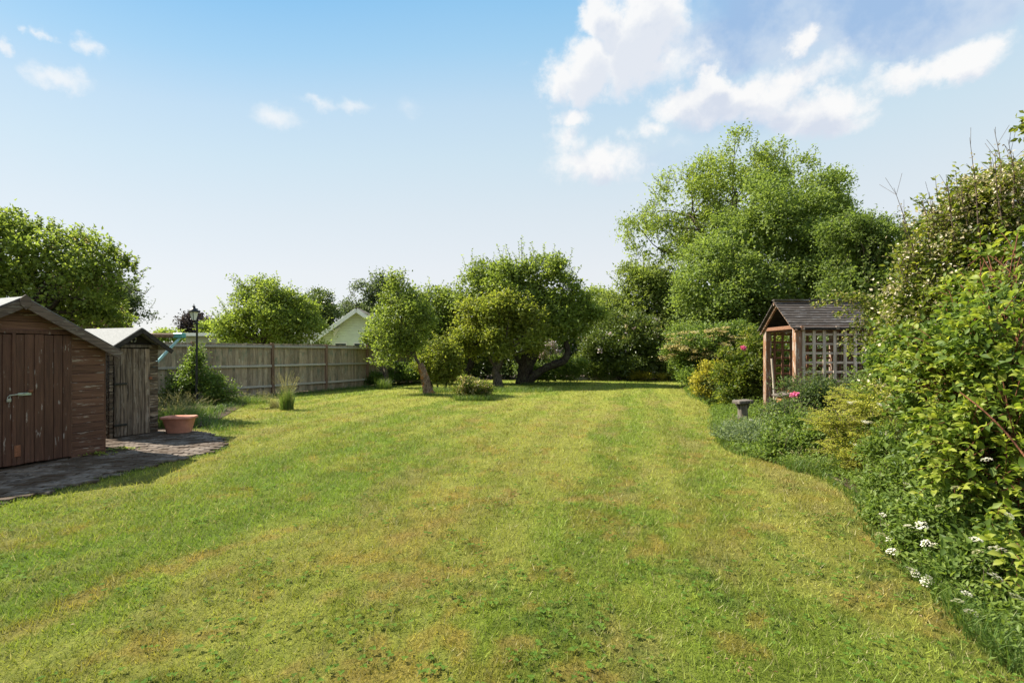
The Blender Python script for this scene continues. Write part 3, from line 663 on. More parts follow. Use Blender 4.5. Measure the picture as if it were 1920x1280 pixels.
# ------------------------------------------------------------------ arbour with slatted roof and lattice sides
def build_arbour():
    b = thing('garden_arbour', 'reddish timber arbour seat with dark slatted pitched roof and lattice sides', 'arbour', (5.88, 10.45, 0))
    W, D, ht = 1.52, 1.22, 2.0; rg = random.Random(3)
    for x, y in ((0, 0), (0, D), (W, 0), (W, D)):
        me = box('arbour_post', .13, .13, ht, .006, str((x, y))); link('post', me, b, M['arbour'], (x, y, 0), (0, 0, 0))
    for y in (0, D): 
        me = beam('beam', (-.05, y-.003, ht-.055), (W+.1, y-.003, ht-.055), .14, .10); link('beam', me, b, M['arbour_x'])
    for x in (0, W):
        me = beam('tie_beam', (x-.04, .04, ht-.03), (x-.04, D-.04, ht-.03), .055, .075); link('tie_beam', me, b, M['lattice_red'] if x == 0 else M['arbour'])
    rt, ev = ht+.54, ht+.03; c = D/2; ovy = .12; fr = -.17; e2 = ev-(rt-ev)/(c)*ovy
    for x in (-.09, W+.1):
        for s in (-1, 1):
            me = beam('rafter', (x, c, rt-.05), (x, c+s*(c+ovy), e2-.05), .045, .07); link('rafter', me, b, M['arbour_x'])
    link('ridge_board', beam('ridge_board', (fr, c, rt-.03), (W+.12, c, rt-.03), .03, .09), b, M['arbour_x'])
    link('beam_end', box('beam_end', .07, .05, .07, .004), b, M['lattice_x'], (.77, -.09, ht-.09))
    link('beam_end', box('beam_end', .08, .06, .08, .004), b, M['arbour'], (.05, -.10, ht-.10))
    N = 11
    for s in (-1, 1):
        for i in range(N):
            t = (i+.5)/N; y = c+s*(c+ovy)*t; z = rt+.0+(e2-rt)*t+.012
            y2 = c+s*(c+ovy)*(t-.55/N); z2 = rt+(e2-rt)*(t-.55/N)+.012; y3 = c+s*(c+ovy)*(t+.55/N); z3 = rt+(e2-rt)*(t+.55/N)+.028
            q = [(fr, y2, z2), (W+.16, y2, z2), (W+.16, y3, z3), (fr, y3, z3)]
            me = slab('roof_slat', q, .018 if s > 0 else -.018); ctr = (fr, y, z); centre(me, ctr); link('roof_slat', me, b, M['slate_slat'], ctr)
        q = [(fr+.04, c, rt-.02), (W+.1, c, rt-.02), (W+.1, c+s*(c+ovy), e2-.02), (fr+.04, c+s*(c+ovy), e2-.02)]
        link('roof_boarding', slab('roof_boarding', q, .01), b, M['shed_dark'])
    link('ridge_cap', beam('ridge_cap', (fr-.01, c, rt+.045), (W+.17, c, rt+.045), .10, .03), b, M['slate_slat'])
    # lattice: near side, far side and the back
    def lattice(y, xs, zs, wv, mv, mh, x0, x1, z0, z1, front):
        vm = box('lattice_slat', wv, .018, z1-z0, .002, mv.name); hm = box('lattice_bar', x1-x0, .016, .046, .002, mh.name+str(y))
        if not vm.materials: vm.materials.append(mv)
        if not hm.materials: hm.materials.append(mh)
        for x in xs: link('upright_slat', vm, b, None, (x, y-front*.018, z0), (0, rg.uniform(-.004, .004), 0))
        for z in zs: link('cross_slat', hm, b, None, ((x0+x1)/2, y, z))
    lattice(-.012, [.12+.213*i for i in range(7)], [.25+.193*i for i in range(9)], .062, M['lattice'], M['lattice_x'], .07, W-.07, .2, 1.98, 1)
    lattice(D+.01, [.16+.19*i for i in range(8)], [.22+.18*i for i in range(10)], .055, M['lattice_red'], M['lattice_red'], .07, W-.07, .1, 1.95, 1)
    bk = box('back_slat', .085, .016, 1.8, .002); bk.materials.append(M['shed_side'])
    for i in range(8): link('back_slat', bk, b, None, (W-.02, .14+i*.135, .15), (0, 0, math.pi/2))
    for i in range(3): link('seat_slat', beam('seat_slat', (1.18+i*.13, .08, .45), (1.18+i*.13, D-.08, .45), .11, .022), b, M['arbour'])
    p = tag(link('seat_cushion', beam('cushion', (1.33, .55, .62), (1.33, .80, .62), .10, .30, bevel=.03), None, M['clay'], (5.88, 10.45, 0)), 'orange brown cushion standing on the seat inside the arbour', 'cushion')
    p.name = 'cushion'
build_arbour()
def build_small():
    # leaning pole
    a = P(1447, 672, 11.35); c = P(1453, 778, 11.35); c[2] = .0; 
    V, Fq = tubes([(smoothpath([c, (a+c)/2+np.array([.01, 0, 0]), a], 6)-c, .024)], 8)
    tag(link('garden_stake', mk('stake', V, Fq, smooth=True), mat=M['lattice'], loc=tuple(c)), 'pale weathered pole leaning beside the left arbour post', 'pole')
    # wooden box with lid
    o = thing('planter_box', 'tapered orange brown pot with a tilted lid at the foot of the arbour', 'pot', (6.0, 11.2, 0), .25)
    link('body', hexa('pot_body', [(-.10, -.10, 0), (.10, -.10, 0), (.10, .10, 0), (-.10, .10, 0), (-.135, -.135, .50), (.135, -.135, .50), (.135, .135, .50), (-.135, .135, .50)], .02), o, M['clay'])
    link('lid', box('pot_lid', .34, .34, .05, .012), o, M['stump'], (.0, 0, .50), (0, -.17, 0))
    link('knob', box('pot_knob', .05, .05, .05, .015), o, M['clay'], (.13, 0, .56), (0, -.17, 0))
    # weathered bird table
    o = thing('bird_table', 'short weathered grey timber bird table at the edge of the lawn', 'bird table', (4.42, 9.7, 0), .2)
    link('stump', hexa('stump', [(-.075, -.07, 0), (.08, -.07, 0), (.08, .07, 0), (-.075, .07, 0), (-.085, -.06, .47), (.07, -.06, .47), (.07, .06, .47), (-.085, .06, .47)], .018), o, M['stump'])
    link('top', box('bird_top', .31, .24, .065, .012), o, M['stump'], (0, 0, .47), (0, -.05, 0))
    link('bracket', beam('bracket', (.14, 0, .47), (.03, 0, .30), .04, .04), o, M['stump'])
    link('bracket', beam('bracket', (-.14, 0, .47), (-.04, 0, .32), .04, .04), o, M['stump'])
    bm = bmesh.new(); bmesh.ops.create_icosphere(bm, subdivisions=2, radius=.045); me = bpy.data.meshes.new('stone_ball'); bm.to_mesh(me); bm.free()
    for q in me.polygons: q.use_smooth = True
    tag(link('stone_ball', me, mat=M['stone'], loc=(4.44, 9.4, .17)), 'small pale round stone ball in front of the bird table', 'stone ball')
    tag(link('stone_pedestal', box('pedestal', .08, .08, .13, .01), mat=M['stone'], loc=(4.44, 9.4, 0)), 'small stone block under the pale round ball', 'stone')
    rg = random.Random(6)
    def rock(name, loc, r, lab):
        bm = bmesh.new(); bmesh.ops.create_icosphere(bm, subdivisions=2, radius=r)
        for v in bm.verts: v.co = v.co*(1+rg.uniform(-.16, .16)); v.co.z *= .6
        me = bpy.data.meshes.new(name); bm.to_mesh(me); bm.free(); tag(link(name, me, mat=M['stone'], loc=loc), lab, 'stone')
    rock('rock', (5.75, 10.2, .12), .15, 'grey stone at the foot of the near arbour post')
    rock('rock', (5.9, 11.15, .1), .14, 'pale stone below the pot inside the arbour')
    rock('rock', (5.45, 10.9, .08), .10, 'small grey stone left of the leaning pole')
    # terracotta planter: eight-sided trough
    o = thing('terracotta_planter', 'empty terracotta trough planter on the paving beside the small shed', 'planter', (-5.90, 8.98, .03), .12)
    o.scale = (.93, .93, .93)
    def ring(w, d, z, c=.06): return [(-w+c, -d, z), (w-c, -d, z), (w, -d+c, z), (w, d-c, z), (w-c, d, z), (-w+c, d, z), (-w, d-c, z), (-w, -d+c, z)]
    R = [ring(.195, .12, 0), ring(.20, .125, .02), ring(.245, .165, .255), ring(.25, .17, .262), ring(.278, .195, .265), ring(.278, .195, .305), ring(.255, .172, .308), ring(.24, .16, .26), ring(.235, .155, .24)]
    V = [v for r in R for v in r]; Fq = []
    for i in range(len(R)-1):
        for j in range(8): Fq.append((i*8+j, i*8+(j+1) % 8, (i+1)*8+(j+1) % 8, (i+1)*8+j))
    me = mk('trough', V, Fq); me.materials.append(M['terracotta']); link('trough', me, o)
    n = len(R)-1; bm = bmesh.new(); bm.faces.new([bm.verts.new(v) for v in ring(.24, .16, .255)]); me = bpy.data.meshes.new('soil_top'); bm.to_mesh(me); bm.free()
    link('soil', me, o, M['soil'])
    # kerb stone at the far end of the lawn
    me = box('kerb', 1.15, .16, .14, .01); k = G(1108, 713)
    tag(link('stone_kerb', me, mat=M['stone'], loc=(k[0]-.2, k[1]+.3, 0), rot=(0, 0, -.05)), 'low pale stone kerb at the far edge of the lawn', 'kerb')
    # lamp post with lantern
    o = thing('lamp_post', 'black garden lamp post with glazed lantern standing before the fence', 'lamp post', (-8.62, 13.85, 0))
    Z = lambda py: H0+(HZ-py)/F*13.85
    V, Fq = tubes([(np.array([(0, 0, 0), (0, 0, .5), (.0, 0, 1.2), (.01, 0, Z(607))]), np.array([.042, .034, .029, .026]))], 10); link('post', mk('post', V, Fq, smooth=True), o, M['black_iron'])
    V, Fq = tubes([(np.array([(.01, 0, Z(607)), (-.0, 0, Z(604)), (-.06, 0, Z(601))]), np.array([.05, .03, .02]))], 8); link('neck', mk('neck', V, Fq, smooth=True), o, M['black_iron'])
    link('ladder_bar', beam('ladder_bar', (-.19, 0, Z(615)), (.19, 0, Z(615)), .022, .022), o, M['grass_seed'] if False else M['stump'])
    link('collar', box('collar', .11, .11, .03, .008), o, M['black_iron'], (.01, 0, Z(608)))
    lz = Z(600); hh = .225; ox = -.075
    for a in range(4):
        an = a*math.pi/2+.4; an2 = an+math.pi/2
        r0, r1 = .055, .115
        q = [(ox+math.cos(an)*r0, math.sin(an)*r0, lz), (ox+math.cos(an2)*r0, math.sin(an2)*r0, lz), (ox+math.cos(an2)*r1, math.sin(an2)*r1, lz+hh), (ox+math.cos(an)*r1, math.sin(an)*r1, lz+hh)]
        link('pane', slab('pane', q, .004), o, M['lantern_glass'])
        link('lantern_bar', beam('lantern_bar', q[0], q[3], .014, .014), o, M['black_iron'])
        link('lantern_bar', beam('lantern_bar', q[2], q[3], .014, .014), o, M['black_iron'])
    def lathe(name, prof, x, m):
        V, Fq = tubes([(np.array([(x, 0, z) for r, z in prof]), np.array([r for r, z in prof]))], 12); return link(name, mk(name, V, Fq, smooth=False), o, m)
    lathe('lantern_roof', [(.15, lz+hh), (.15, lz+hh+.01), (.06, lz+hh+.09), (.035, lz+hh+.12), (.03, lz+hh+.13), (.045, lz+hh+.15), (.012, lz+hh+.17), (.010, lz+hh+.21), (.001, lz+hh+.22)], ox, M['black_iron'])
    lathe('lantern_base', [(.001, lz-.03), (.03, lz-.03), (.06, lz), (.06, lz+.008), (.001, lz+.01)], ox, M['black_iron'])
    # swing frame seen between the small shed and the lamp
    o = thing('swing_frame', 'timber swing frame with teal bracket and pale teal legs behind the small shed', 'swing', (-8.5, 13.0, 0))
    A = Vector(P(337, 629, 13.0))-Vector((-8.5, 13, 0)); Bq = Vector(P(200, 628, 12.6))-Vector((-8.5, 13, 0))
    V, Fq = tubes([(np.array([A, Bq]), .06)], 10); link('top_beam', mk('top_beam', V, Fq, smooth=True), o, M['play_timber'])
    link('bracket', beam('swing_bracket', A-Vector((.14, 0, 0)), A+Vector((.12, 0, 0)), .16, .13, bevel=.02), o, M['teal'])
    link('bracket_sleeve', beam('swing_sleeve', A+Vector((.02, -.02, -.02)), A+Vector((.02, -.02, -.20)), .13, .10, bevel=.02), o, M['teal'])
    f1 = Vector((A.x-1.1, -.9, 0)); top = A+Vector((.04, 0, -.03))
    f2 = Vector((A.x-2.37, .9, 0))
    for f in (f1, f2):
        V, Fq = tubes([(np.array([f, top]), .033)], 8); link('leg', mk('swing_leg', V, Fq, smooth=True), o, M['teal_pale'])
    f3 = Vector((Bq.x, -1.2, 0)); f4 = Vector((Bq.x, 1.0, 0))
    for f in (f3, f4):
        V, Fq = tubes([(np.array([f, Bq]), .045)], 8); link('leg', mk('swing_leg', V, Fq, smooth=True), o, M['play_timber'])
build_small()

# ------------------------------------------------------------------ buildings beyond the fence
def build_summerhouse():
    Y = 27.5; s = Y/F
    x0 = (672-960)*s; b = thing('summerhouse', 'pale green weatherboarded summerhouse with white bargeboards beyond the fence', 'summerhouse', (x0, Y, 0), math.radians(6))
    hw = 2.05; rid = H0+(HZ-581)*s; ev = rid-1.52; sl = (rid-ev)/hw
    z = .1
    while z < rid-.05:
        me = gable_board('board', z, min(z+.138, rid-.02), hw, rid, sl, -.02, .01)
        if me: tilt(me, .06, z+.07); link('board', me, b, M['cladding'])
        z += .142
    dep = 4.0
    for x in (-hw, hw): link('side_wall', prism('side_wall', [(-.03, 0), (.03, 0), (.03, ev), (-.03, ev)], .02, dep), b, M['cladding'], (x, 0, 0))
    link('back_wall', prism('back_wall', [(-hw, 0), (hw, 0), (hw, ev), (0, rid), (-hw, ev)], dep, dep+.03), b, M['cladding'])
    ov = .32; fr = -.55; zr = rid+.09; ze = ev-ov*sl+.09
    for q_ in (-1, 1):
        q = [(0, fr, zr), (q_*(hw+ov), fr, ze), (q_*(hw+ov), dep+.3, ze), (0, dep+.3, zr)]
        link('roof', slab('roof', q if q_ > 0 else q[::-1], .05), b, M['roof_shingle'])
        link('bargeboard', beam('bargeboard', (0, fr-.015, zr-.14), (q_*(hw+ov), fr-.015, ze-.14), .03, .21), b, M['white_paint'])
        for zz in (0.35,):
            x = q_*(hw-.8); zt = rid-abs(x)*sl
            link('eaves_bracket', prism('eaves_bracket', [(0, 0), (-.06 if q_ < 0 else .06, .42), (.32 if q_ < 0 else -.32, .5), (.24 if q_ < 0 else -.24, .38)], -.20, -.12), b, M['white_paint'], (x, 0, zt-.55))
        link('soffit', prism('soffit', [(0, 0), (q_*.30, 0), (q_*.04, -.30), (0, -.30)], -.45, -.40), b, M['white_paint'], (q_*hw, 0, ev))
    for (xa, xb) in ((-1.25, -.60), (-.25, .95)):
        w = link('window', prism('window', [(xa, 1.0), (xb, 1.0), (xb, 2.04), (xa, 2.04)], -.05, -.012), b, M['white_paint'])
        n = 1 if xb-xa < .8 else 2
        for i in range(n):
            a = xa+(xb-xa)*i/n+.05; c = xa+(xb-xa)*(i+1)/n-.05
            link('pane', prism('pane', [(a, 1.06), (c, 1.06), (c, 1.97), (a, 1.97)], -.058, -.052), w, M['glass'])
build_summerhouse()
def build_far():
    Y = 31; s = Y/F; xa = (338-960)*s; xb = (640-960)*s; zt = H0+(HZ-625)*s
    b = thing('flat_roofed_building', 'low building with a flat white roof edge seen over the fence', 'building', (xa, Y, 0))
    W = xb-xa
    link('wall', box('wall', W-.4, 5, zt-.1, 0), b, M['cladding_pale'], (W/2, 2.7, 0))
    link('roof', box('roof', W, 5.8, .10, 0), b, M['felt_light'], (W/2, 2.7, zt-.10))
    link('fascia', box('fascia', W+.02, .05, .19, 0), b, M['white_paint'], (W/2, -.225, zt-.16))
    for i in range(3):
        w = link('window', box('window', 1.5, .05, 1.0, 0), b, M['white_paint'], (2.0+i*3, .18, 1.0)); link('pane', box('pane', 1.34, .02, .84, 0), w, M['glass'], (0, -.04, .08))
    # brown gable behind the big left tree
    Y = 15; s = Y/F; b = thing('brown_gabled_house', 'brown boarded gable showing through the large left tree', 'building', ((150-960)*s, Y, 0), .12)
    rid = H0+(HZ-503)*s; hw = .62; sl = .62
    z = .5; 
    while z < rid-.05:
        me = gable_board('board', z, min(z+.135, rid-.02), hw, rid, sl, -.02, .01)
        if me: link('board', me, b, M['house_brown'])
        z += .14
    link('core', prism('core', [(-hw, 0), (hw, 0), (hw, rid-hw*sl), (0, rid), (-hw, rid-hw*sl)], .02, 1.4), b, M['house_brown'])
    for q_ in (-1, 1):
        q = [(0, -.2, rid+.05), (q_*(hw+.2), -.2, rid+.05-(hw+.2)*sl), (q_*(hw+.2), 1.5, rid+.05-(hw+.2)*sl), (0, 1.5, rid+.05)]
        link('roof', slab('roof', q if q_ > 0 else q[::-1], .06), b, M['felt_brown'])
    # dark outbuilding with a white edge behind the apple trees
    Y = 29.5; s = Y/F; b = thing('outbuilding', 'dark open outbuilding with pale roof edge behind the middle apple tree', 'building', ((800-960)*s, Y, 0))
    link('wall', box('wall', 2.6, 2.4, 2.05, 0), b, M['shed_dark'], (.9, 1.3, 0))
    link('roof', slab('roof', [(-.5, -.2, 2.28), (2.4, -.2, 2.1), (2.4, 2.6, 2.1), (-.5, 2.6, 2.28)], .06), b, M['felt_light'])
    link('fascia', beam('fascia', (-.5, -.24, 2.27), (2.4, -.24, 2.09), .03, .16), b, M['white_paint'])
build_far()

# ------------------------------------------------------------------ plants
def rdir(rg, n): return unit(rg.normal(size=(n, 3)))
class Plant:
    def __init__(s, seed): s.rg = np.random.default_rng(seed); s.A = {}; s.wood = []; s.lob = None; s.Y = 10
    def add(s, key, C, D, N, L, W, T):
        n = len(C); s.A.setdefault(key, []).append((C, D, N, np.broadcast_to(L, (n,)).copy(), np.broadcast_to(W, (n,)).copy(), np.clip(np.broadcast_to(T, (n,)), 0, 1)))
    def lobes(s, lst, Y):
        s.Y = Y; o = []
        for l in lst:
            px, py, rx, rz = l[:4]; dY = l[4] if len(l) > 4 else 0; f = l[5] if len(l) > 5 else .85
            y = Y+dY; c = P(px, py, y); o.append((*c, rx*y/F, f*(rx+rz)/2*y/F, rz*y/F))
        s.lob = np.array(o); return s
    def subs(s, per, r=(.30, .48), lift=.2, out=.78):
        o = []; rg = s.rg
        for l in s.lob:
            k = 0; tries = 0
            while k < per and tries < per*8:
                tries += 1; d = rdir(rg, 1)[0]
                if d[2] < -.55: continue
                p = l[:3]+d*l[3:]*rg.uniform(out-.15, out+.1)
                q = np.linalg.norm((p-s.lob[:, :3])/s.lob[:, 3:], axis=1)
                if (q < .55).sum() > 0: continue
                m = l[3:].mean()*rg.uniform(*r)*rg.choice([.62, .85, 1.0, 1.12]); p = p+d*l[3:]*rg.choice([0, 0, .10, .24, .36]); o.append((*p, m*rg.uniform(.85, 1.25), m, m*rg.uniform(.8, 1.15))); k += 1
        s.sub = np.array(o); return s
    def clumps(s, n, per, cr, L, W, key='leaf', src=None, tint=(.15, .85), up=.45, outw=.7, rnd=.8, shell=(.55, 1.05), flat=.8, hang=0., minz=.03):
        rg = s.rg; B = s.sub if src is None else src
        w = B[:, 3]*B[:, 5]; w = w/w.sum(); idx = rg.choice(len(B), n, p=w); b = B[idx]
        d = rdir(rg, n); d[:, 2] = np.where((d[:, 2] < -.3) & (rg.random(n) < .7), -d[:, 2], d[:, 2])
        r = shell[0]+(shell[1]-shell[0])*rg.random(n)**.6
        c = b[:, :3]+d*b[:, 3:]*r[:, None]
        ct = rg.uniform(*tint, n)
        cs = np.repeat(rg.choice([.7, 1.0, 1.6], n), per)[:, None]; C = np.repeat(c, per, 0)+np.clip(rg.normal(size=(n*per, 3)), -1.7, 1.7)*cr*cs*np.array([1, 1, flat])
        k = C[:, 2] > minz; O = np.repeat(d, per, 0)
        D = unit(O*outw+rdir(rg, n*per)*rnd+np.array([0, 0, up*.5-hang])); N = unit(O*.4+rdir(rg, n*per)*.6+np.array([0, 0, up+.3]))
        sc = rg.uniform(.65, 1.25, n*per); T = np.repeat(ct, per)+rg.normal(size=n*per)*.17
        s.add(key, C[k], D[k], N[k], (L*sc)[k], (W*sc)[k], T[k]); return c
    def core(s, n, L, key='leaf', sc=.72):
        rg = s.rg; B = s.lob; w = B[:, 3]*B[:, 5]; idx = rg.choice(len(B), n, p=w/w.sum()); b = B[idx]; d = rdir(rg, n)
        C = b[:, :3]+d*b[:, 3:]*(sc*rg.random(n)**.35)[:, None]; C = C[C[:, 2] > .05]; n = len(C)
        s.add(key, C, rdir(rg, n), rdir(rg, n), L*rg.uniform(.7, 1.2, n), L*.8*rg.uniform(.7, 1.2, n), rg.uniform(0, .7, n))
    def sprigs(s, n, length, per, L, W, key='leaf', top=.35, spread=.35, wr=.008, tint=(.3, .9), src=None, at=None, bare=.0):
        rg = s.rg; B = s.lob if src is None else src
        for i in range(n):
            if at is None:
                w = B[:, 3]; b = B[rg.choice(len(B), p=w/w.sum())]
                for _ in range(30):
                    d = rdir(rg, 1)[0]
                    if d[2] > top: break
                p = b[:3]+d*b[3:]*.85
            else: p = np.array(at[i % len(at)]); d = np.array([0, 0, 1.])
            ln = length*rg.uniform(.5, 1.25); g = unit(d*.6+np.array([0, 0, 1.])+rg.normal(size=3)*spread)
            q = p+g*ln; mid = (p+q)/2+rg.normal(size=3)*ln*.06; path = smoothpath([p, mid, q], 6)
            s.wood.append((path, np.linspace(wr, wr*.35, 6)))
            t = bare+(1-bare)*(np.arange(per)+.5)/per; C = smoothpath([p, mid, q], 40)[np.clip((t*39).astype(int), 0, 39)]
            a = np.arange(per)*2.4+rg.random()*6; side = np.stack([np.cos(a), np.sin(a), np.full(per, .35)], -1)
            D = unit(side+rg.normal(size=(per, 3))*.25+g*.3); N = unit(g[None]+rg.normal(size=(per, 3))*.4)
            s.add(key, C+rg.normal(size=C.shape)*L*.12, D, N, L*rg.uniform(.7, 1.15, per), W*rg.uniform(.7, 1.15, per), rg.uniform(*tint)+rg.normal(size=per)*.12)
    def branches(s, fork, r0, k=4, kr=.35, targets=None, wob=.10):
        rg = s.rg
        for l in s.lob:
            c = l[:3]; dv = c-fork; ln = np.linalg.norm(dv); mid = fork+dv*.5+rg.normal(size=3)*ln*wob+np.array([0, 0, ln*.06])
            pa = smoothpath([fork, mid, c], 9); ra = r0*(l[3]/s.lob[:, 3].max())**.6; s.wood.append((pa, np.linspace(ra, ra*.4, 9)))
            for j in range(k):
                if targets is not None:
                    q = targets[rg.integers(len(targets))]
                    if np.linalg.norm((q-c)/l[3:]) > 1.3: continue
                else:
                    d = rdir(rg, 1)[0]; d[2] = abs(d[2])*.9-.15; q = c+unit(d)*l[3:]*.95
                st = pa[rg.integers(4, 9)]; m = (st+q)/2+rg.normal(size=3)*np.linalg.norm(q-st)*.12
                s.wood.append((smoothpath([st, m, q], 6), np.linspace(ra*kr, ra*kr*.25, 6)))
    def trunk(s, pts, rad, n=12): s.tr = (smoothpath(pts, n), np.interp(np.linspace(0, 1, n), np.linspace(0, 1, len(rad)), rad)); return s.tr
    def build(s, name, label, cat, base, mats, wood='bark_dark', trunks=None, group=None, leafname='crown', wsides=5, fold=.16, droop=.12, knob=.06, names={}):
        o = thing(name, label, cat, tuple(map(float, base)), 0, group); b = Vector(tuple(map(float, base)))
        for key, L in s.A.items():
            C, D, N, Ln, W, T = [np.concatenate([x[i] for x in L]) for i in range(6)]
            me = leaves(C-np.array(b), D, N, Ln, W, T, leafname, fold, droop); me.materials.append(M[mats[key]])
            ob = link(names.get(key, leafname if key == 'leaf' else key), me, o)
            if key not in ('leaf', 'rose'): tag(ob, kind='stuff')
        if trunks:
            for i, (p, r) in enumerate(trunks):
                V, Fq = tubes([(p-np.array(b), r)], 12, knob, i+3); link('trunk', mk('trunk', V, Fq, smooth=True), o, M[wood])
        if s.wood:
            V, Fq = tubes([(p-np.array(b), r) for p, r in s.wood], wsides); link('branches', mk('branches', V, Fq, smooth=True), o, M[wood if trunks else 'twig'])
        return o
def pxs(Y, *pts): return [P(x, y, Y+(d[0] if d else 0)) for x, y, *d in pts]

# --- tall trees on the right
def right_trees():
    p = Plant(1).lobes([(1380, 360, 100, 80), (1290, 400, 85, 75, 1), (1455, 350, 75, 62), (1235, 465, 68, 62), (1205, 545, 50, 48, -1), (1530, 400, 58, 58, 1), (1330, 470, 90, 90, 1), (1560, 470, 55, 60)], 31)
    p.subs(18, (.18, .30)); t = p.clumps(3300, 10, .22, .17, .085, tint=(.2, .9), up=.3, shell=(.2, 1.15))
    p.core(1200, .22, sc=.85); p.sprigs(420, 1.1, 14, .17, .09, top=-.1, spread=.4, wr=.014)
    p.branches(P(1360, 560, 31), .30, 34, .22, t)
    tr = [p.trunk([P(1380, 700, 31)*[1, 1, 0], P(1375, 640, 31), P(1360, 560, 31)], [.5, .42, .34])]
    p.build('ash_tree', 'tall airy ash tree with open leafy branches, highest of the trees on the right', 'tree', G(1380, 700)*0+P(1380, 700, 31)*[1, 1, 0], {'leaf': 'leaf_ash'}, 'bark_grey', tr)
    p = Plant(2).lobes([(1405, 475, 108, 100), (1490, 415, 95, 80), (1360, 550, 85, 78, -1), (1545, 505, 75, 80), (1455, 560, 115, 75, -1.5), (1330, 625, 62, 55, -1.5), (1570, 560, 60, 50, -1), (1400, 620, 90, 60, -1)], 24)
    p.subs(22, (.20, .34)); t = p.clumps(6200, 11, .17, .13, .088, tint=(.15, .85), shell=(.4, 1.15)); p.core(7000, .26)
    p.sprigs(520, .7, 13, .12, .08, top=-.4, spread=.6)
    fork = P(1450, 600, 24); p.branches(fork, .22, 12, .25, t)
    tr = [p.trunk([P(1450, 740, 24)*[1, 1, 0], P(1452, 660, 24), fork], [.42, .34, .26])]
    p.build('broadleaf_tree', 'dense rounded mid green tree directly behind the arbour', 'tree', P(1450, 740, 24)*[1, 1, 0], {'leaf': 'leaf_deep'}, 'bark_dark', tr)
    p = Plant(3).lobes([(1600, 450, 46, 44), (1640, 475, 62, 50), (1690, 490, 50, 62), (1610, 540, 60, 62), (1680, 580, 80, 60)], 19)
    p.subs(14, (.25, .4)); t = p.clumps(2200, 11, .13, .11, .06, tint=(.05, .6)); p.core(2600, .22); p.sprigs(260, .7, 12, .11, .06, top=-.3, spread=.6, wr=.010)
    p.branches(P(1640, 600, 19), .14, 14, .25, t); tr = [p.trunk([P(1640, 700, 19)*[1, 1, 0], P(1645, 640, 19), P(1640, 600, 19)], [.25, .2, .16])]
    p.build('thorn_tree', 'darker scrubby tree at the right of the tree group behind the flowering shrub', 'tree', P(1640, 700, 19)*[1, 1, 0], {'leaf': 'leaf_deep'}, 'bark_grey', tr)
    p = Plant(4).lobes([(1205, 570, 62, 60), (1165, 600, 40, 45), (1255, 555, 45, 60), (1235, 620, 60, 50), (1275, 600, 40, 60)], 29.5)
    p.subs(14, (.25, .4)); t = p.clumps(2300, 11, .17, .14, .08, tint=(.1, .7)); p.core(3000, .28); p.sprigs(220, .8, 12, .13, .075, top=-.4, spread=.6)
    p.branches(P(1210, 640, 29.5), .16, 8, .25, t); tr = [p.trunk([P(1210, 705, 29.5)*[1, 1, 0], P(1212, 670, 29.5), P(1210, 640, 29.5)], [.28, .24, .18])]
    p.build('hedge_tree', 'olive green bushy tree left of the tall trees, above the dark rhododendron', 'tree', P(1210, 705, 29.5)*[1, 1, 0], {'leaf': 'leaf_olive'}, 'bark_dark', tr)
    p = Plant(5).lobes([(1130, 585, 34, 42), (1105, 610, 32, 42), (1150, 620, 35, 45)], 33)
    p.subs(12, (.25, .4)); t = p.clumps(1000, 11, .17, .15, .09, tint=(.2, .9)); p.core(1500, .28); p.sprigs(40, .7, 10, .14, .08, top=.1)
    p.branches(P(1128, 640, 33), .14, 8, .25, t); tr = [p.trunk([P(1128, 700, 33)*[1, 1, 0], P(1129, 660, 33), P(1128, 640, 33)], [.22, .19, .15])]
    p.build('young_tree', 'pale green tree showing in the gap right of the big apple tree', 'tree', P(1128, 700, 33)*[1, 1, 0], {'leaf': 'leaf_ash'}, 'bark_dark', tr)
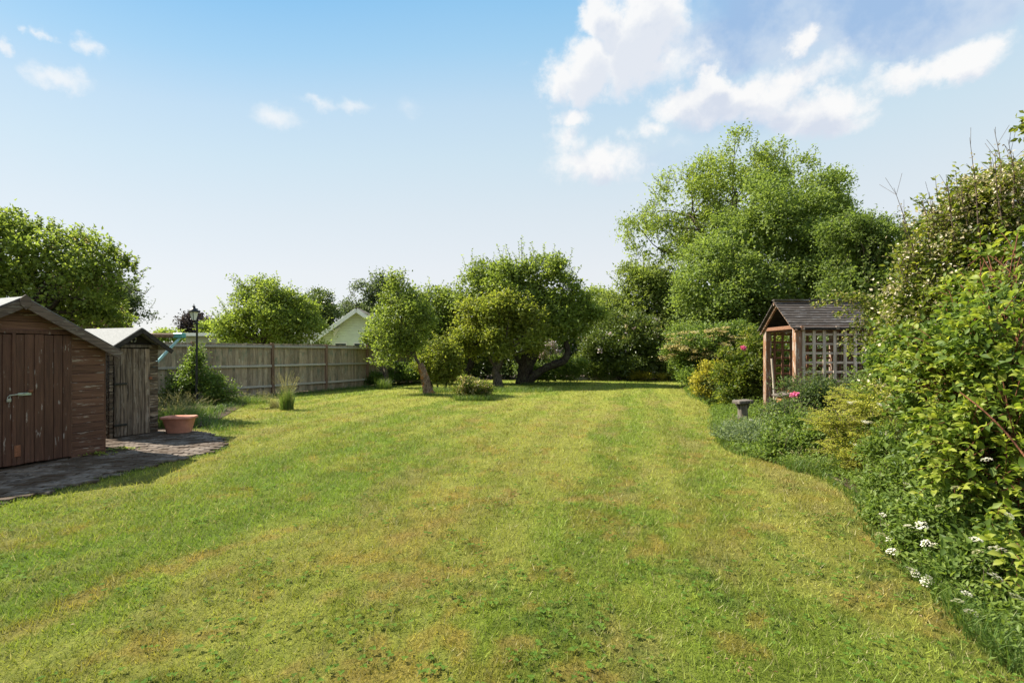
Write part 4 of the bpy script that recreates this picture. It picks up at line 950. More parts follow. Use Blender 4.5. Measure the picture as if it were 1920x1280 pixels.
def far_hedges():
    p = Plant(6).lobes([(1165, 650, 68, 52), (1215, 665, 60, 48), (1120, 675, 42, 38), (1255, 670, 36, 42), (1190, 698, 80, 18, -.2), (1130, 698, 40, 16), (1250, 698, 34, 18)], 27.5)
    p.subs(16, (.2, .34)); p.clumps(3300, 8, .10, .14, .06, tint=(.1, .9), up=.7, outw=.9); p.core(3500, .26)
    p.clumps(34, 26, .085, .075, .06, 'blossom', tint=(.3, 1), shell=(.98, 1.12)); p.clumps(26, 12, .12, .13, .06, 'new_leaves', tint=(.2, .8), shell=(.95, 1.1))
    p.build('rhododendron', 'wide dark glossy rhododendron with a few pale lilac flowers at the end of the lawn', 'shrub', P(1180, 712, 27.5)*[1, 1, 0], {'leaf': 'leaf_dark', 'blossom': 'petal_lilac', 'new_leaves': 'leaf_bronze'}, leafname='foliage')
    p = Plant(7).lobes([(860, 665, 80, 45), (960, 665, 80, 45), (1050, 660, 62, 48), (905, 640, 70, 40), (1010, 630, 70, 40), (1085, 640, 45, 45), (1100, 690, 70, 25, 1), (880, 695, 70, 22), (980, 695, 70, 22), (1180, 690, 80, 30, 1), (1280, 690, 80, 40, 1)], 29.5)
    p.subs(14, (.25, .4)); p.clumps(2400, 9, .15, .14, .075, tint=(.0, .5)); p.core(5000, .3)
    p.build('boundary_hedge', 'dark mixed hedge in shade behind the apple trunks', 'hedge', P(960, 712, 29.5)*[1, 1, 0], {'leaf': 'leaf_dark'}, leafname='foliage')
    p = Plant(8).lobes([(1025, 655, 20, 22), (1045, 672, 14, 10)], 27.8); p.subs(14, (.3, .4)); p.clumps(130, 9, .10, .10, .05); p.clumps(170, 16, .08, .07, .06, 'blossom', tint=(.2, 1))
    p.build('lilac_bush', 'pale pink flowering bush seen under the big apple tree', 'shrub', P(1025, 705, 27.8)*[1, 1, 0], {'leaf': 'leaf_mid', 'blossom': 'petal_lilac'}, leafname='foliage')
    p = Plant(9).lobes([(1035, 700, 40, 20), (1075, 690, 24, 20), (1005, 700, 30, 18)], 25.2); p.subs(12, (.3, .45)); p.clumps(1000, 10, .10, .09, .05, tint=(.2, .9)); p.core(900, .16)
    p.build('low_shrub', 'low green bush growing below the curved apple limb', 'shrub', P(1035, 714, 25.2)*[1, 1, 0], {'leaf': 'leaf_mid'}, leafname='foliage')
    p = Plant(10).lobes([(1215, 706, 26, 7), (1245, 704, 18, 8), (1190, 708, 14, 5)], 26.6); p.subs(10, (.3, .5)); p.clumps(330, 9, .07, .08, .045, tint=(.1, .9), up=.8)
    p.build('golden_edging_plant', 'low yellow leaved plant edging the bed in front of the rhododendron', 'plant', P(1215, 712, 26.6)*[1, 1, 0], {'leaf': 'leaf_yellow'}, leafname='foliage')
# --- apple trees in the middle
def apples():
    Y = 23.6; q = Y/F
    p = Plant(20).lobes([(960, 560, 82, 62), (1030, 560, 68, 66), (895, 562, 46, 50), (990, 530, 62, 36), (1085, 605, 34, 46), (1045, 612, 58, 42, -.6), (930, 600, 60, 40, .5), (1000, 600, 60, 50, 1)], Y)
    p.subs(15, (.22, .36)); t = p.clumps(3700, 9, .15, .14, .09, tint=(.15, .85)); p.core(1700, .2)
    p.sprigs(120, 1.15, 20, .12, .08, top=.55, spread=.22, wr=.012); p.sprigs(260, .75, 15, .13, .085, top=-.5, spread=.6, wr=.010)
    f = P(1003, 652, Y); p.branches(f, .16, 10, .3, t)
    base = G(982, 720); base[1] = Y; base[0] = (982-960)*q
    tr = [p.trunk([base, P(983, 706, Y), P(985, 690, Y), P(992, 672, Y), P(1004, 655, Y), P(1008, 640, Y)], [.44, .36, .34, .33, .22, .14], 16),
          p.trunk([base+np.array([.2, -.1, .0]), P(996, 710, Y-.2), P(1012, 696, Y-.3), P(1035, 684, Y-.4), P(1055, 678, Y-.4), P(1064, 664, Y-.4), P(1062, 640, Y-.3)], [.25, .20, .17, .17, .17, .15, .10], 20),
          p.trunk([P(988, 690, Y), P(972, 676, Y), P(962, 655, Y)], [.15, .12, .08])]
    p.build('apple_tree', 'biggest old apple tree with dark forked trunk and a long limb curving right', 'tree', base, {'leaf': 'leaf_apple'}, 'bark_dark', tr, 'apple trees in the middle of the garden', knob=.13)
    Y = 21.4
    p = Plant(21).lobes([(938, 612, 72, 46), (895, 632, 42, 42), (985, 628, 42, 42), (920, 655, 35, 24, -.3), (955, 585, 45, 24), (1000, 650, 22, 22), (870, 655, 22, 22), (880, 600, 20, 18), (1000, 600, 24, 20)], Y)
    p.subs(14, (.24, .38)); t = p.clumps(1900, 9, .14, .12, .08, tint=(.2, .9)); p.core(600, .16); p.sprigs(240, .6, 14, .12, .08, top=-.5, spread=.7)
    f = P(938, 664, Y); p.branches(f, .10, 9, .3, t); base = P(933, 720, Y)*[1, 1, 0]
    tr = [p.trunk([base, P(932, 706, Y), P(929, 694, Y), P(936, 682, Y), P(938, 664, Y)], [.21, .17, .15, .15, .11], 14), p.trunk([P(932, 690, Y), P(922, 676, Y), P(915, 660, Y)], [.10, .08, .05])]
    p.build('apple_tree', 'yellow green apple tree on a short pale trunk, in front of the biggest one', 'tree', base, {'leaf': 'leaf_lime'}, 'bark_grey', tr, 'apple trees in the middle of the garden', knob=.14)
    Y = 24.3
    p = Plant(22).lobes([(815, 598, 50, 42), (850, 625, 36, 38), (782, 585, 30, 26), (845, 585, 30, 28), (800, 628, 30, 22), (770, 610, 30, 26), (812, 565, 26, 22), (835, 650, 30, 18)], Y)
    p.subs(14, (.25, .4)); t = p.clumps(1500, 9, .15, .13, .085, tint=(.1, .9)); p.core(500, .2); p.sprigs(300, .8, 14, .125, .08, top=-.4, spread=.55)
    f = P(842, 655, Y); p.branches(f, .11, 8, .3, t); base = P(866, 716, Y)*[1, 1, 0]
    tr = [p.trunk([base, P(869, 703, Y), P(880, 690, Y), P(885, 672, Y), P(880, 650, Y), P(868, 625, Y)], [.20, .17, .16, .15, .12, .08], 14), p.trunk([P(885, 672, Y)+0, P(862, 660, Y), P(843, 648, Y), P(840, 628, Y)], [.12, .10, .09, .07])]
    p.build('apple_tree', 'dark apple tree with a bent leaning trunk behind the lime green bush', 'tree', base, {'leaf': 'leaf_apple'}, 'bark_dark', tr, 'apple trees in the middle of the garden', knob=.12)
    Y = 17.8
    p = Plant(23).lobes([(756, 600, 38, 42), (733, 636, 28, 28), (778, 620, 28, 44), (752, 562, 24, 26), (740, 655, 26, 22), (772, 655, 20, 18), (742, 535, 14, 16), (790, 600, 18, 26), (725, 680, 18, 14)], Y)
    p.subs(14, (.24, .4)); t = p.clumps(1050, 8, .13, .10, .06, tint=(.15, .85), shell=(.3, 1.15)); p.core(150, .13); p.sprigs(230, .6, 13, .10, .06, top=-.8, spread=.7)
    f = P(772, 668, Y); p.branches(f, .05, 8, .35, t); base = P(803, 741, Y)*[1, 1, 0]
    tr = [p.trunk([base, P(801, 728, Y), P(796, 706, Y), P(788, 681, Y)], [.21, .165, .14, .08], 12)]
    p.wood.append((smoothpath([P(790, 690, Y), P(781, 674, Y), P(772, 662, Y), P(766, 640, Y)], 10), np.linspace(.06, .035, 10)))
    p.wood.append((smoothpath([P(781, 674, Y), P(776, 650, Y), P(778, 620, Y)], 10), np.linspace(.04, .02, 10)))
    o = p.build('apple_tree', 'apple tree on a broken leaning trunk with bare orange brown wood, nearest the lawn', 'tree', base, {'leaf': 'leaf_apple'}, 'bark_grey', tr, 'apple trees in the middle of the garden', knob=.16)
    for c in list(o.children):
        if c.name.startswith('trunk'): c.data.materials.clear(); c.data.materials.append(M['bark_dead'])
    Y = 21.5
    p = Plant(24).lobes([(715, 620, 26, 22), (735, 640, 24, 20), (700, 640, 16, 18)], Y)
    p.subs(10, (.3, .45)); t = p.clumps(450, 8, .14, .11, .07); p.sprigs(80, .5, 12, .10, .06, top=-.8, spread=.7); f = P(719, 655, Y); p.branches(f, .05, 5, .35, t); base = P(724, 722, Y)*[1, 1, 0]
    tr = [p.trunk([base, P(724, 700, Y), P(722, 680, Y), f], [.12, .09, .09, .06], 12), p.trunk([P(723, 705, Y), P(712, 690, Y), P(700, 678, Y)], [.06, .05, .04])]
    p.build('apple_tree', 'slender small apple tree with thin grey trunk close to the fence', 'tree', base, {'leaf': 'leaf_apple'}, 'bark_grey', tr, 'apple trees in the middle of the garden', knob=.12)
    Y = 20.2
    p = Plant(25).lobes([(825, 675, 34, 26), (808, 692, 24, 20), (845, 695, 22, 20), (828, 655, 20, 20), (815, 710, 26, 12), (840, 712, 18, 10), (800, 670, 14, 20), (850, 668, 16, 14)], Y)
    p.subs(12, (.28, .42)); t = p.clumps(900, 8, .12, .095, .06, tint=(.1, .75), shell=(.3, 1.2)); p.core(150, .12); p.sprigs(170, .5, 13, .095, .06, top=-.6, spread=.7); base = P(826, 724, Y)*[1, 1, 0]
    p.branches(base+np.array([0, 0, .35]), .03, 5, .4, t)
    tr = [p.trunk([base+np.array([dx, 0, 0]), base+np.array([dx*1.6, 0, .4])], [.035, .03], 4) for dx in (-.28, -.1, .18)]
    p.build('lime_shrub', 'bright lime green bush on thin stems between the broken trunk and the apple trees', 'shrub', base, {'leaf': 'leaf_lime'}, 'bark_dark', tr)
    Y = 15.9
    p = Plant(26).lobes([(888, 727, 27, 19), (872, 733, 16, 13), (905, 733, 15, 14)], Y)
    p.subs(14, (.25, .4)); p.clumps(560, 9, .05, .062, .032, tint=(.1, .7)); p.core(300, .08, 'leaf'); p.clumps(380, 7, .05, .05, .034, 'flowers', tint=(0, .8), shell=(.85, 1.12))
    p.clumps(22, 8, .03, .04, .04, 'white_flowers', shell=(1, 1.1))
    p.build('azalea_shrub', 'rounded low shrub with cream and bronze tips standing alone in the lawn', 'shrub', P(888, 750, Y)*[1, 1, 0], {'leaf': 'leaf_gold2', 'flowers': 'leaf_bronze', 'white_flowers': 'leaf_cream'}, leafname='foliage')
# --- left
def left_plants():
    Y = 11.2
    p = Plant(30).lobes([(60, 500, 75, 62), (0, 480, 70, 70), (150, 500, 60, 55), (215, 520, 42, 35), (110, 560, 75, 42), (30, 560, 60, 42), (-60, 500, 90, 90), (175, 565, 50, 35), (120, 455, 22, 18), (130, 600, 80, 34, .6), (60, 610, 60, 36, .6), (195, 598, 40, 26, .6)], Y)
    p.subs(13, (.22, .36)); t = p.clumps(2100, 9, .10, .09, .058, tint=(.1, .95), up=.3, shell=(.3, 1.2)); p.core(300, .14)
    at = [P(x, y, Y+.2) for x, y in ((60, 440), (45, 425), (90, 435), (150, 465), (160, 450), (215, 490), (205, 480), (240, 500), (250, 510), (5, 420), (-5, 415), (30, 440), (105, 445), (140, 460), (228, 505), (75, 432))]
    p.sprigs(64, .34, 22, .075, .05, spread=.35, wr=.006, at=at); p.sprigs(360, .36, 15, .078, .052, top=-.3, spread=.6)
    p.clumps(60, 12, .05, .05, .035, 'seed_heads', tint=(.2, .8), shell=(.95, 1.1))
    f = P(70, 585, Y); p.branches(f, .10, 9, .3, t); base = P(48, 740, Y)*[1, 1, 0]
    tr = [p.trunk([base, P(50, 660, Y), f], [.2, .16, .13])]
    p.build('pear_tree', 'leafy fruit tree overhanging the brown shed, with clumps of fresh shoots', 'tree', base, {'leaf': 'leaf_apple', 'seed_heads': 'leaf_bronze'}, 'bark_dark', tr)
    Y = 16
    p = Plant(31).lobes([(235, 562, 42, 30), (262, 590, 26, 22), (200, 590, 50, 25), (150, 600, 50, 25)], Y)
    p.subs(10, (.25, .4), out=.75); t = p.clumps(900, 8, .09, .075, .04, tint=(0, .6), shell=(.3, 1.1)); p.core(150, .12)
    p.sprigs(40, .35, 9, .07, .04, top=-.2, spread=.6); f = P(215, 612, Y); p.branches(f, .06, 14, .25, t)
    tr = [p.trunk([P(215, 760, Y)*[1, 1, 0], P(216, 680, Y), f], [.12, .1, .08])]
    p.build('hawthorn_tree', 'thin dark small-leaved tree beyond the pear tree, above the small shed roof', 'tree', P(215, 760, Y)*[1, 1, 0], {'leaf': 'leaf_blue'}, 'bark_dark', tr)
    Y = 21.5
    p = Plant(32).lobes([(500, 585, 66, 42), (450, 600, 42, 36), (555, 605, 42, 36), (480, 560, 38, 26), (515, 560, 34, 30), (430, 620, 28, 26), (500, 620, 70, 30), (460, 650, 50, 34), (545, 650, 50, 34), (575, 620, 30, 30)], Y)
    p.subs(14, (.22, .38)); t = p.clumps(2600, 9, .13, .11, .068, tint=(.15, .9)); p.core(1300, .18); p.sprigs(260, .6, 13, .11, .065, top=-.3, spread=.6)
    at = [P(x, y, Y) for x, y in ((455, 545), (450, 548), (490, 545), (500, 548), (470, 548))]
    for tip in ((432, 519), (448, 530), (490, 518), (512, 522), (450, 540)):
        a = P(475, 560, Y); q = P(*tip, Y); s_ = smoothpath([a, (a+q)/2+np.array([0, 0, .12]), q], 8); p.wood.append((s_, np.linspace(.02, .008, 8)))
        C = s_[p.rg.integers(3, 8, 60)]+p.rg.normal(size=(60, 3))*.10; p.add('leaf', C, rdir(p.rg, 60), rdir(p.rg, 60), .10, .06, p.rg.uniform(.1, .6, 60))
    f = P(492, 640, Y); p.branches(f, .09, 9, .3, t); tr = [p.trunk([P(492, 735, Y)*[1, 1, 0], P(491, 680, Y), f], [.18, .14, .12])]
    p.build('plum_tree', 'bright green fruit tree rising over the middle of the grey fence', 'tree', P(492, 735, Y)*[1, 1, 0], {'leaf': 'leaf_ash'}, 'bark_dark', tr)
    Y = 34
    p = Plant(33).lobes([(590, 580, 36, 30), (615, 605, 28, 30), (570, 600, 26, 30)], Y); p.subs(12, (.25, .4)); p.clumps(900, 9, .16, .16, .08, tint=(.1, .8)); p.core(900, .28); p.sprigs(40, .7, 10, .14, .08, top=.1, spread=.5, wr=.015)
    p.build('conifer_tree', 'dark green tree left of the summerhouse', 'tree', P(600, 700, Y)*[1, 1, 0], {'leaf': 'leaf_dark'}, 'bark_dark', [p.trunk([P(596, 700, Y)*[1, 1, 0], P(596, 610, Y)], [.25, .12], 5)])
    Y = 40
    p = Plant(34).lobes([(712, 548, 40, 26), (735, 560, 32, 34), (672, 572, 28, 22), (700, 590, 50, 30), (655, 590, 18, 20)], Y); p.subs(10, (.25, .38)); t = p.clumps(1000, 9, .2, .2, .10, tint=(.1, .8), shell=(.3, 1.1)); p.core(600, .3); p.sprigs(45, .9, 10, .18, .1, top=.0, spread=.5, wr=.02)
    p.branches(P(705, 610, Y), .15, 10, .3, t)
    p.build('birch_tree', 'blue green airy tree behind the summerhouse roof', 'tree', P(705, 700, Y)*[1, 1, 0], {'leaf': 'leaf_blue'}, 'bark_grey', [p.trunk([P(705, 700, Y)*[1, 1, 0], P(705, 610, Y)], [.3, .2], 5)])
    Y = 62
    p = Plant(35).lobes([(368, 608, 26, 22), (385, 618, 18, 18), (352, 620, 16, 18)], Y); p.subs(10, (.3, .45)); p.clumps(600, 9, .3, .28, .17, tint=(.1, .9)); p.core(700, .5)
    p.build('copper_beech', 'distant purple leaved tree behind the lantern', 'tree', P(368, 690, Y)*[1, 1, 0], {'leaf': 'leaf_purple'}, 'bark_dark', [p.trunk([P(368, 690, Y)*[1, 1, 0], P(368, 615, Y)], [.5, .3], 5)])
    p = Plant(36).lobes([(405, 618, 24, 10), (430, 622, 30, 12), (310, 634, 30, 6), (340, 636, 20, 6)], 50); p.subs(10, (.3, .5)); p.clumps(500, 9, .22, .25, .14, tint=(.2, .9)); p.core(300, .4)
    p.build('distant_hedge', 'bright strip of distant hedge above the flat roof edge left of the lamp', 'hedge', P(400, 690, 50)*[1, 1, 0], {'leaf': 'leaf_ash'}, leafname='foliage')
    # climber round the lamp post
    Y = 14.3
    p = Plant(37).lobes([(368, 705, 20, 30), (350, 728, 26, 20), (392, 728, 28, 22), (420, 742, 26, 13), (370, 675, 9, 20), (330, 745, 24, 12)], Y)
    p.subs(13, (.25, .42)); t = p.clumps(1200, 8, .085, .07, .042, tint=(0, .75)); p.core(450, .1); p.sprigs(150, .35, 10, .06, .035, top=.0, spread=.5, wr=.005); p.clumps(16, 8, .03, .04, .04, 'flowers', shell=(1, 1.1))
    p.build('honeysuckle', 'dark green climbing shrub spilling around the lamp post against the fence', 'shrub', P(372, 757, Y)*[1, 1, 0], {'leaf': 'leaf_mid', 'flowers': 'leaf_cream'}, leafname='foliage')
    # low plants along the fence foot
    for i, (px, py, rx, rz, Yx, lab) in enumerate(((705, 712, 22, 10, 22.4, 'low dark plants at the fence foot left of the slender apple tree'), (752, 702, 30, 14, 23.3, 'dark leafy bush at the fence foot behind the slender apple tree'), (790, 702, 22, 16, 24.5, 'leafy bush at the far end of the grey fence'))):
        p = Plant(40+i).lobes([(px, py, rx, rz), (px+8, py+2, rx*.7, rz*.8)], Yx); p.subs(12, (.3, .45)); p.clumps(480, 8, .09, .09, .05, tint=(0, .7)); p.core(300, .14)
        p.build('fence_shrub', lab, 'shrub', P(px, 722, Yx)*[1, 1, 0], {'leaf': 'leaf_mid'}, leafname='foliage', group='bushes along the fence foot')
    p = Plant(44).lobes([(795, 665, 26, 24), (780, 690, 16, 14)], 25); p.subs(10, (.3, .45)); p.clumps(350, 8, .11, .10, .06, tint=(.1, .8))
    p.build('fence_shrub', 'loose green bush rising over the end of the fence by the dark outbuilding', 'shrub', P(795, 712, 25)*[1, 1, 0], {'leaf': 'leaf_mid'}, leafname='foliage', group='bushes along the fence foot')

# --- long grass
def blades(rg, C, h, w, lean, tint, n=4, dirv=None):
    k = len(C); a = rg.random(k)*2*np.pi; d = np.stack([np.cos(a), np.sin(a), np.zeros(k)], -1)
    if dirv is not None: d = unit(d+np.array(dirv))*1.0
    sd = np.cross(d, [0, 0, 1.]); f = rg.uniform(.0, .8, k)[:, None]; sd = unit(sd*(1-f)+d*f)
    V = []; 
    for i in range(n+1):
        t = i/n; c = C+np.array([0, 0, 1.])*(h*(t-.32*lean*t*t))[:, None]+d*(h*lean*t**1.9*.75)[:, None]
        ww = (w*(1-t**1.6)*.5)[:, None]
        V += [c-sd*ww, c+sd*ww]
    V = np.stack(V, 1); m = 2*(n+1); i0 = (np.arange(k)*m)[:, None]
    Fc = np.concatenate([i0+np.array([[2*j, 2*j+1, 2*j+3, 2*j+2]]) for j in range(n)], 1).reshape(-1, 4)
    return V.reshape(-1, 3), Fc, np.repeat(tint, m), V[:, -1]
def tuft(name, label, loc, r, n, h, w, lean, seed, seeds=0, key='grass_long', dirv=None, group=None, cat='grass tuft'):
    rg = np.random.default_rng(seed); a = rg.random(n)*6.28
    rr = np.array(r) if np.ndim(r) else np.array([r, r])
    q = rg.random(n)**.6; C = np.stack([np.cos(a)*q*rr[0], np.sin(a)*q*rr[1], np.zeros(n)], -1)
    o = thing(name, label, cat, tuple(map(float, loc)), 0, group)
    V, Fc, T, tip = blades(rg, C, h*rg.uniform(.45, 1.1, n), w*rg.uniform(.6, 1.2, n), lean*rg.uniform(.3, 1.6, n), rg.uniform(0, 1, n), 4, dirv)
    me = mk('blades', V, Fc, T); link('blades', me, o, M[key])
    if seeds:
        C2 = C[:seeds]*.8; V, Fc, T, tip = blades(rg, C2, h*rg.uniform(.9, 1.5, seeds), np.full(seeds, w*.35), lean*rg.uniform(.3, 1.3, seeds), rg.uniform(.2, 1, seeds), 5, dirv)
        link('stalks', mk('stalks', V, Fc, T), o, M['grass_seed'])
        k = 12; t = np.tile(np.linspace(0, 1, k), seeds)[:, None]; tp = np.repeat(V.reshape(seeds, -1, 3)[:, -1], k, 0); pr = np.repeat(V.reshape(seeds, -1, 3)[:, -4], k, 0)
        Cc = tp*(1-t)+pr*t; m = len(Cc); tag(link('seed_heads', leaves(Cc, unit(unit(tp-pr)+rdir(rg, m)*.6), rdir(rg, m), w*2.6, w*1.0, rg.uniform(.2, 1, m), 'seed_heads'), o, M['grass_seed']), kind='stuff')
    return o
def grasses():
    tuft('grass_tuft', 'tall green grass with pale seed heads behind the terracotta planter', P(325, 790, 9.9)*[1, 1, 0], (.42, .40), 900, .55, .007, .7, 51, 160)
    tuft('grass_tuft', 'rough grass clump between the terracotta planter and the lamp post', P(350, 775, 11.6)*[1, 1, 0], (.5, .6), 800, .42, .008, .8, 52, 60)
    tuft('grass_tuft', 'isolated clump of tall grass with feathery heads on the lawn before the fence', G(538, 768), (.16, .14), 420, .70, .008, .40, 53, 90)
    tuft('dry_grass_tuft', 'arching dry grass stalks leaning left beside the isolated grass clump', P(515, 768, 13.3)*[1, 1, 0], (.12, .12), 130, .4, .007, 1.2, 54, 110, 'grass_seed', (-.8, 0, 0))
    tuft('grass_tuft', 'rough grass along the left border beyond the lamp post', P(430, 757, 14.6)*[1, 1, 0], (1.2, .35), 1200, .34, .009, .8, 55, 40)
    tuft('grass_tuft', 'grass clump round the base of the slender apple tree', P(718, 726, 20.5)*[1, 1, 0], (.35, .3), 420, .55, .012, .5, 56)
    tuft('grass_tuft', 'unmown grass below the azalea shrub in the lawn', P(888, 751, 15.4)*[1, 1, 0], (.62, .2), 900, .24, .010, .6, 57)
    tuft('grass_tuft', 'unmown grass between the azalea and the big apple tree trunks', P(965, 733, 19.2)*[1, 1, 0], (1.5, .9), 1500, .26, .013, .7, 58)
    tuft('grass_tuft', 'unmown grass under the lime green bush', P(825, 735, 18.9)*[1, 1, 0], (.8, .5), 900, .28, .012, .7, 59)
    tuft('grass_tuft', 'small grass tufts at the foot of the broken leaning trunk', P(812, 744, 17.2)*[1, 1, 0], (.5, .3), 350, .16, .010, .7, 60)
    tuft('grass_tuft', 'dry tall grass at the far edge of the lawn right of the stone kerb', P(1130, 712, 27.1)*[1, 1, 0], (.8, .2), 400, .35, .014, .5, 61, 0, 'grass_seed')
    tuft('grass_tuft', 'grass and weeds below the right side of the big apple tree', P(1040, 722, 22.9)*[1, 1, 0], (1.6, .5), 900, .22, .014, .7, 62)
    tuft('grass_tuft', 'rough grass hiding the foot of the bird table', P(1392, 808, 9.3)*[1, 1, 0], (.45, .35), 700, .26, .008, .8, 63, 30)
    tuft('grass_tuft', 'tall grass between the catmint and the golden shrub', P(1530, 880, 6.15)*[1, 1, 0], (.35, .2), 500, .24, .007, .9, 64, 20)
    tuft('grass_tuft', 'arching grass below the golden shrub beside the white flowers', P(1650, 940, 4.75)*[1, 1, 0], (.25, .2), 420, .26, .006, 1.1, 65, 10)
    rg = np.random.default_rng(70)
    # fringe of uncut grass along the right border
    n = 8500; t = rg.random(n); ed = np.array(EDGE_R[1:])
    k = t**1.4*(len(ed)-1); i = np.minimum(k.astype(int), len(ed)-2); f = (k-i)[:, None]; C2 = ed[i]*(1-f)+ed[i+1]*f
    C = np.zeros((n, 3)); C[:, 0] = C2[:, 0]+rg.exponential(.14, n)-.10+.25*(fbm(C2[:, 1]*1.5, C2[:, 0], 8)-.5); C[:, 1] = C2[:, 1]+rg.normal(size=n)*.08
    sz = 1+C[:, 1]*.05
    V, Fc, T, _ = blades(rg, C, rg.uniform(.04, .15, n)*(.3+1.2*fbm(C[:, 0]*2, C[:, 1]*1.2, 3)), .006*sz, rg.uniform(.3, 1.6, n), rg.uniform(0, .9, n), 3, (-.35, -.1, 0))
    tag(link('uncut_grass_fringe', mk('fringe', V, Fc, T), mat=M['grass_long']), 'uncut green grass fringe along the right hand border', 'grass', kind='stuff')
    n = 4200; ed = np.array([(-5.35, 9.3), (-7.0, 11.5), (-7.9, 14.6), (-8.05, 16.5), (-6.75, 19.5), (-5.9, 21.8), (-5.0, 24.5)]); k = rg.random(n)*(len(ed)-1); i = np.minimum(k.astype(int), len(ed)-2); f = (k-i)[:, None]
    C = np.zeros((n, 3)); C[:, :2] = ed[i]*(1-f)+ed[i+1]*f+rg.normal(size=(n, 2))*.16
    V, Fc, T, _ = blades(rg, C, rg.uniform(.06, .22, n), np.full(n, .011), rg.uniform(.3, 1.4, n), rg.uniform(0, .7, n), 3)
    tag(link('uncut_grass_fringe', mk('fringe', V, Fc, T), mat=M['grass_long']), 'uncut grass fringe along the fence on the left', 'grass', kind='stuff')
    n = 1500; C = np.zeros((n, 3)); k = rg.random(n)*(5); ed = np.array(PATIO[1:9]); i = np.minimum(k.astype(int), 6); f = (k-i)[:, None]; C[:, :2] = ed[i]*(1-f)+ed[i+1]*f+rg.normal(size=(n, 2))*.035
    V, Fc, T, _ = blades(rg, C, rg.uniform(.02, .06, n), np.full(n, .005), rg.uniform(.3, 1.4, n), rg.uniform(0, .9, n), 3)
    tag(link('patio_edge_grass', mk('fringe', V, Fc, T), mat=M['grass_long']), 'grass growing over the edge of the brick paving', 'grass', kind='stuff')
    # weeds at the foot of the brown shed
    for j, (px, py, Yx, lab) in enumerate(((178, 860, 7.0, 'small bright green weed at the corner of the brown shed'), (222, 853, 7.35, 'smaller weed on the paving right of the brown shed corner'))):
        p = Plant(80+j); c = P(px, py, Yx)*[1, 1, 0]; rg2 = p.rg; n = 60
        C = c+rg2.normal(size=(n, 3))*[.12, .05, .0]+np.array([0, 0, .03])*rg2.random((n, 1))+[0, 0, .03]; p.add('leaf', C, unit(rdir(rg2, n)*[1, 1, .3]+[0, 0, .2]), unit(rdir(rg2, n)*.4+[0, 0, 1]), .05, .035, rg2.uniform(.3, 1, n))
        p.build('weed', lab, 'weed', c, {'leaf': 'leaf_bright'}, leafname='foliage')
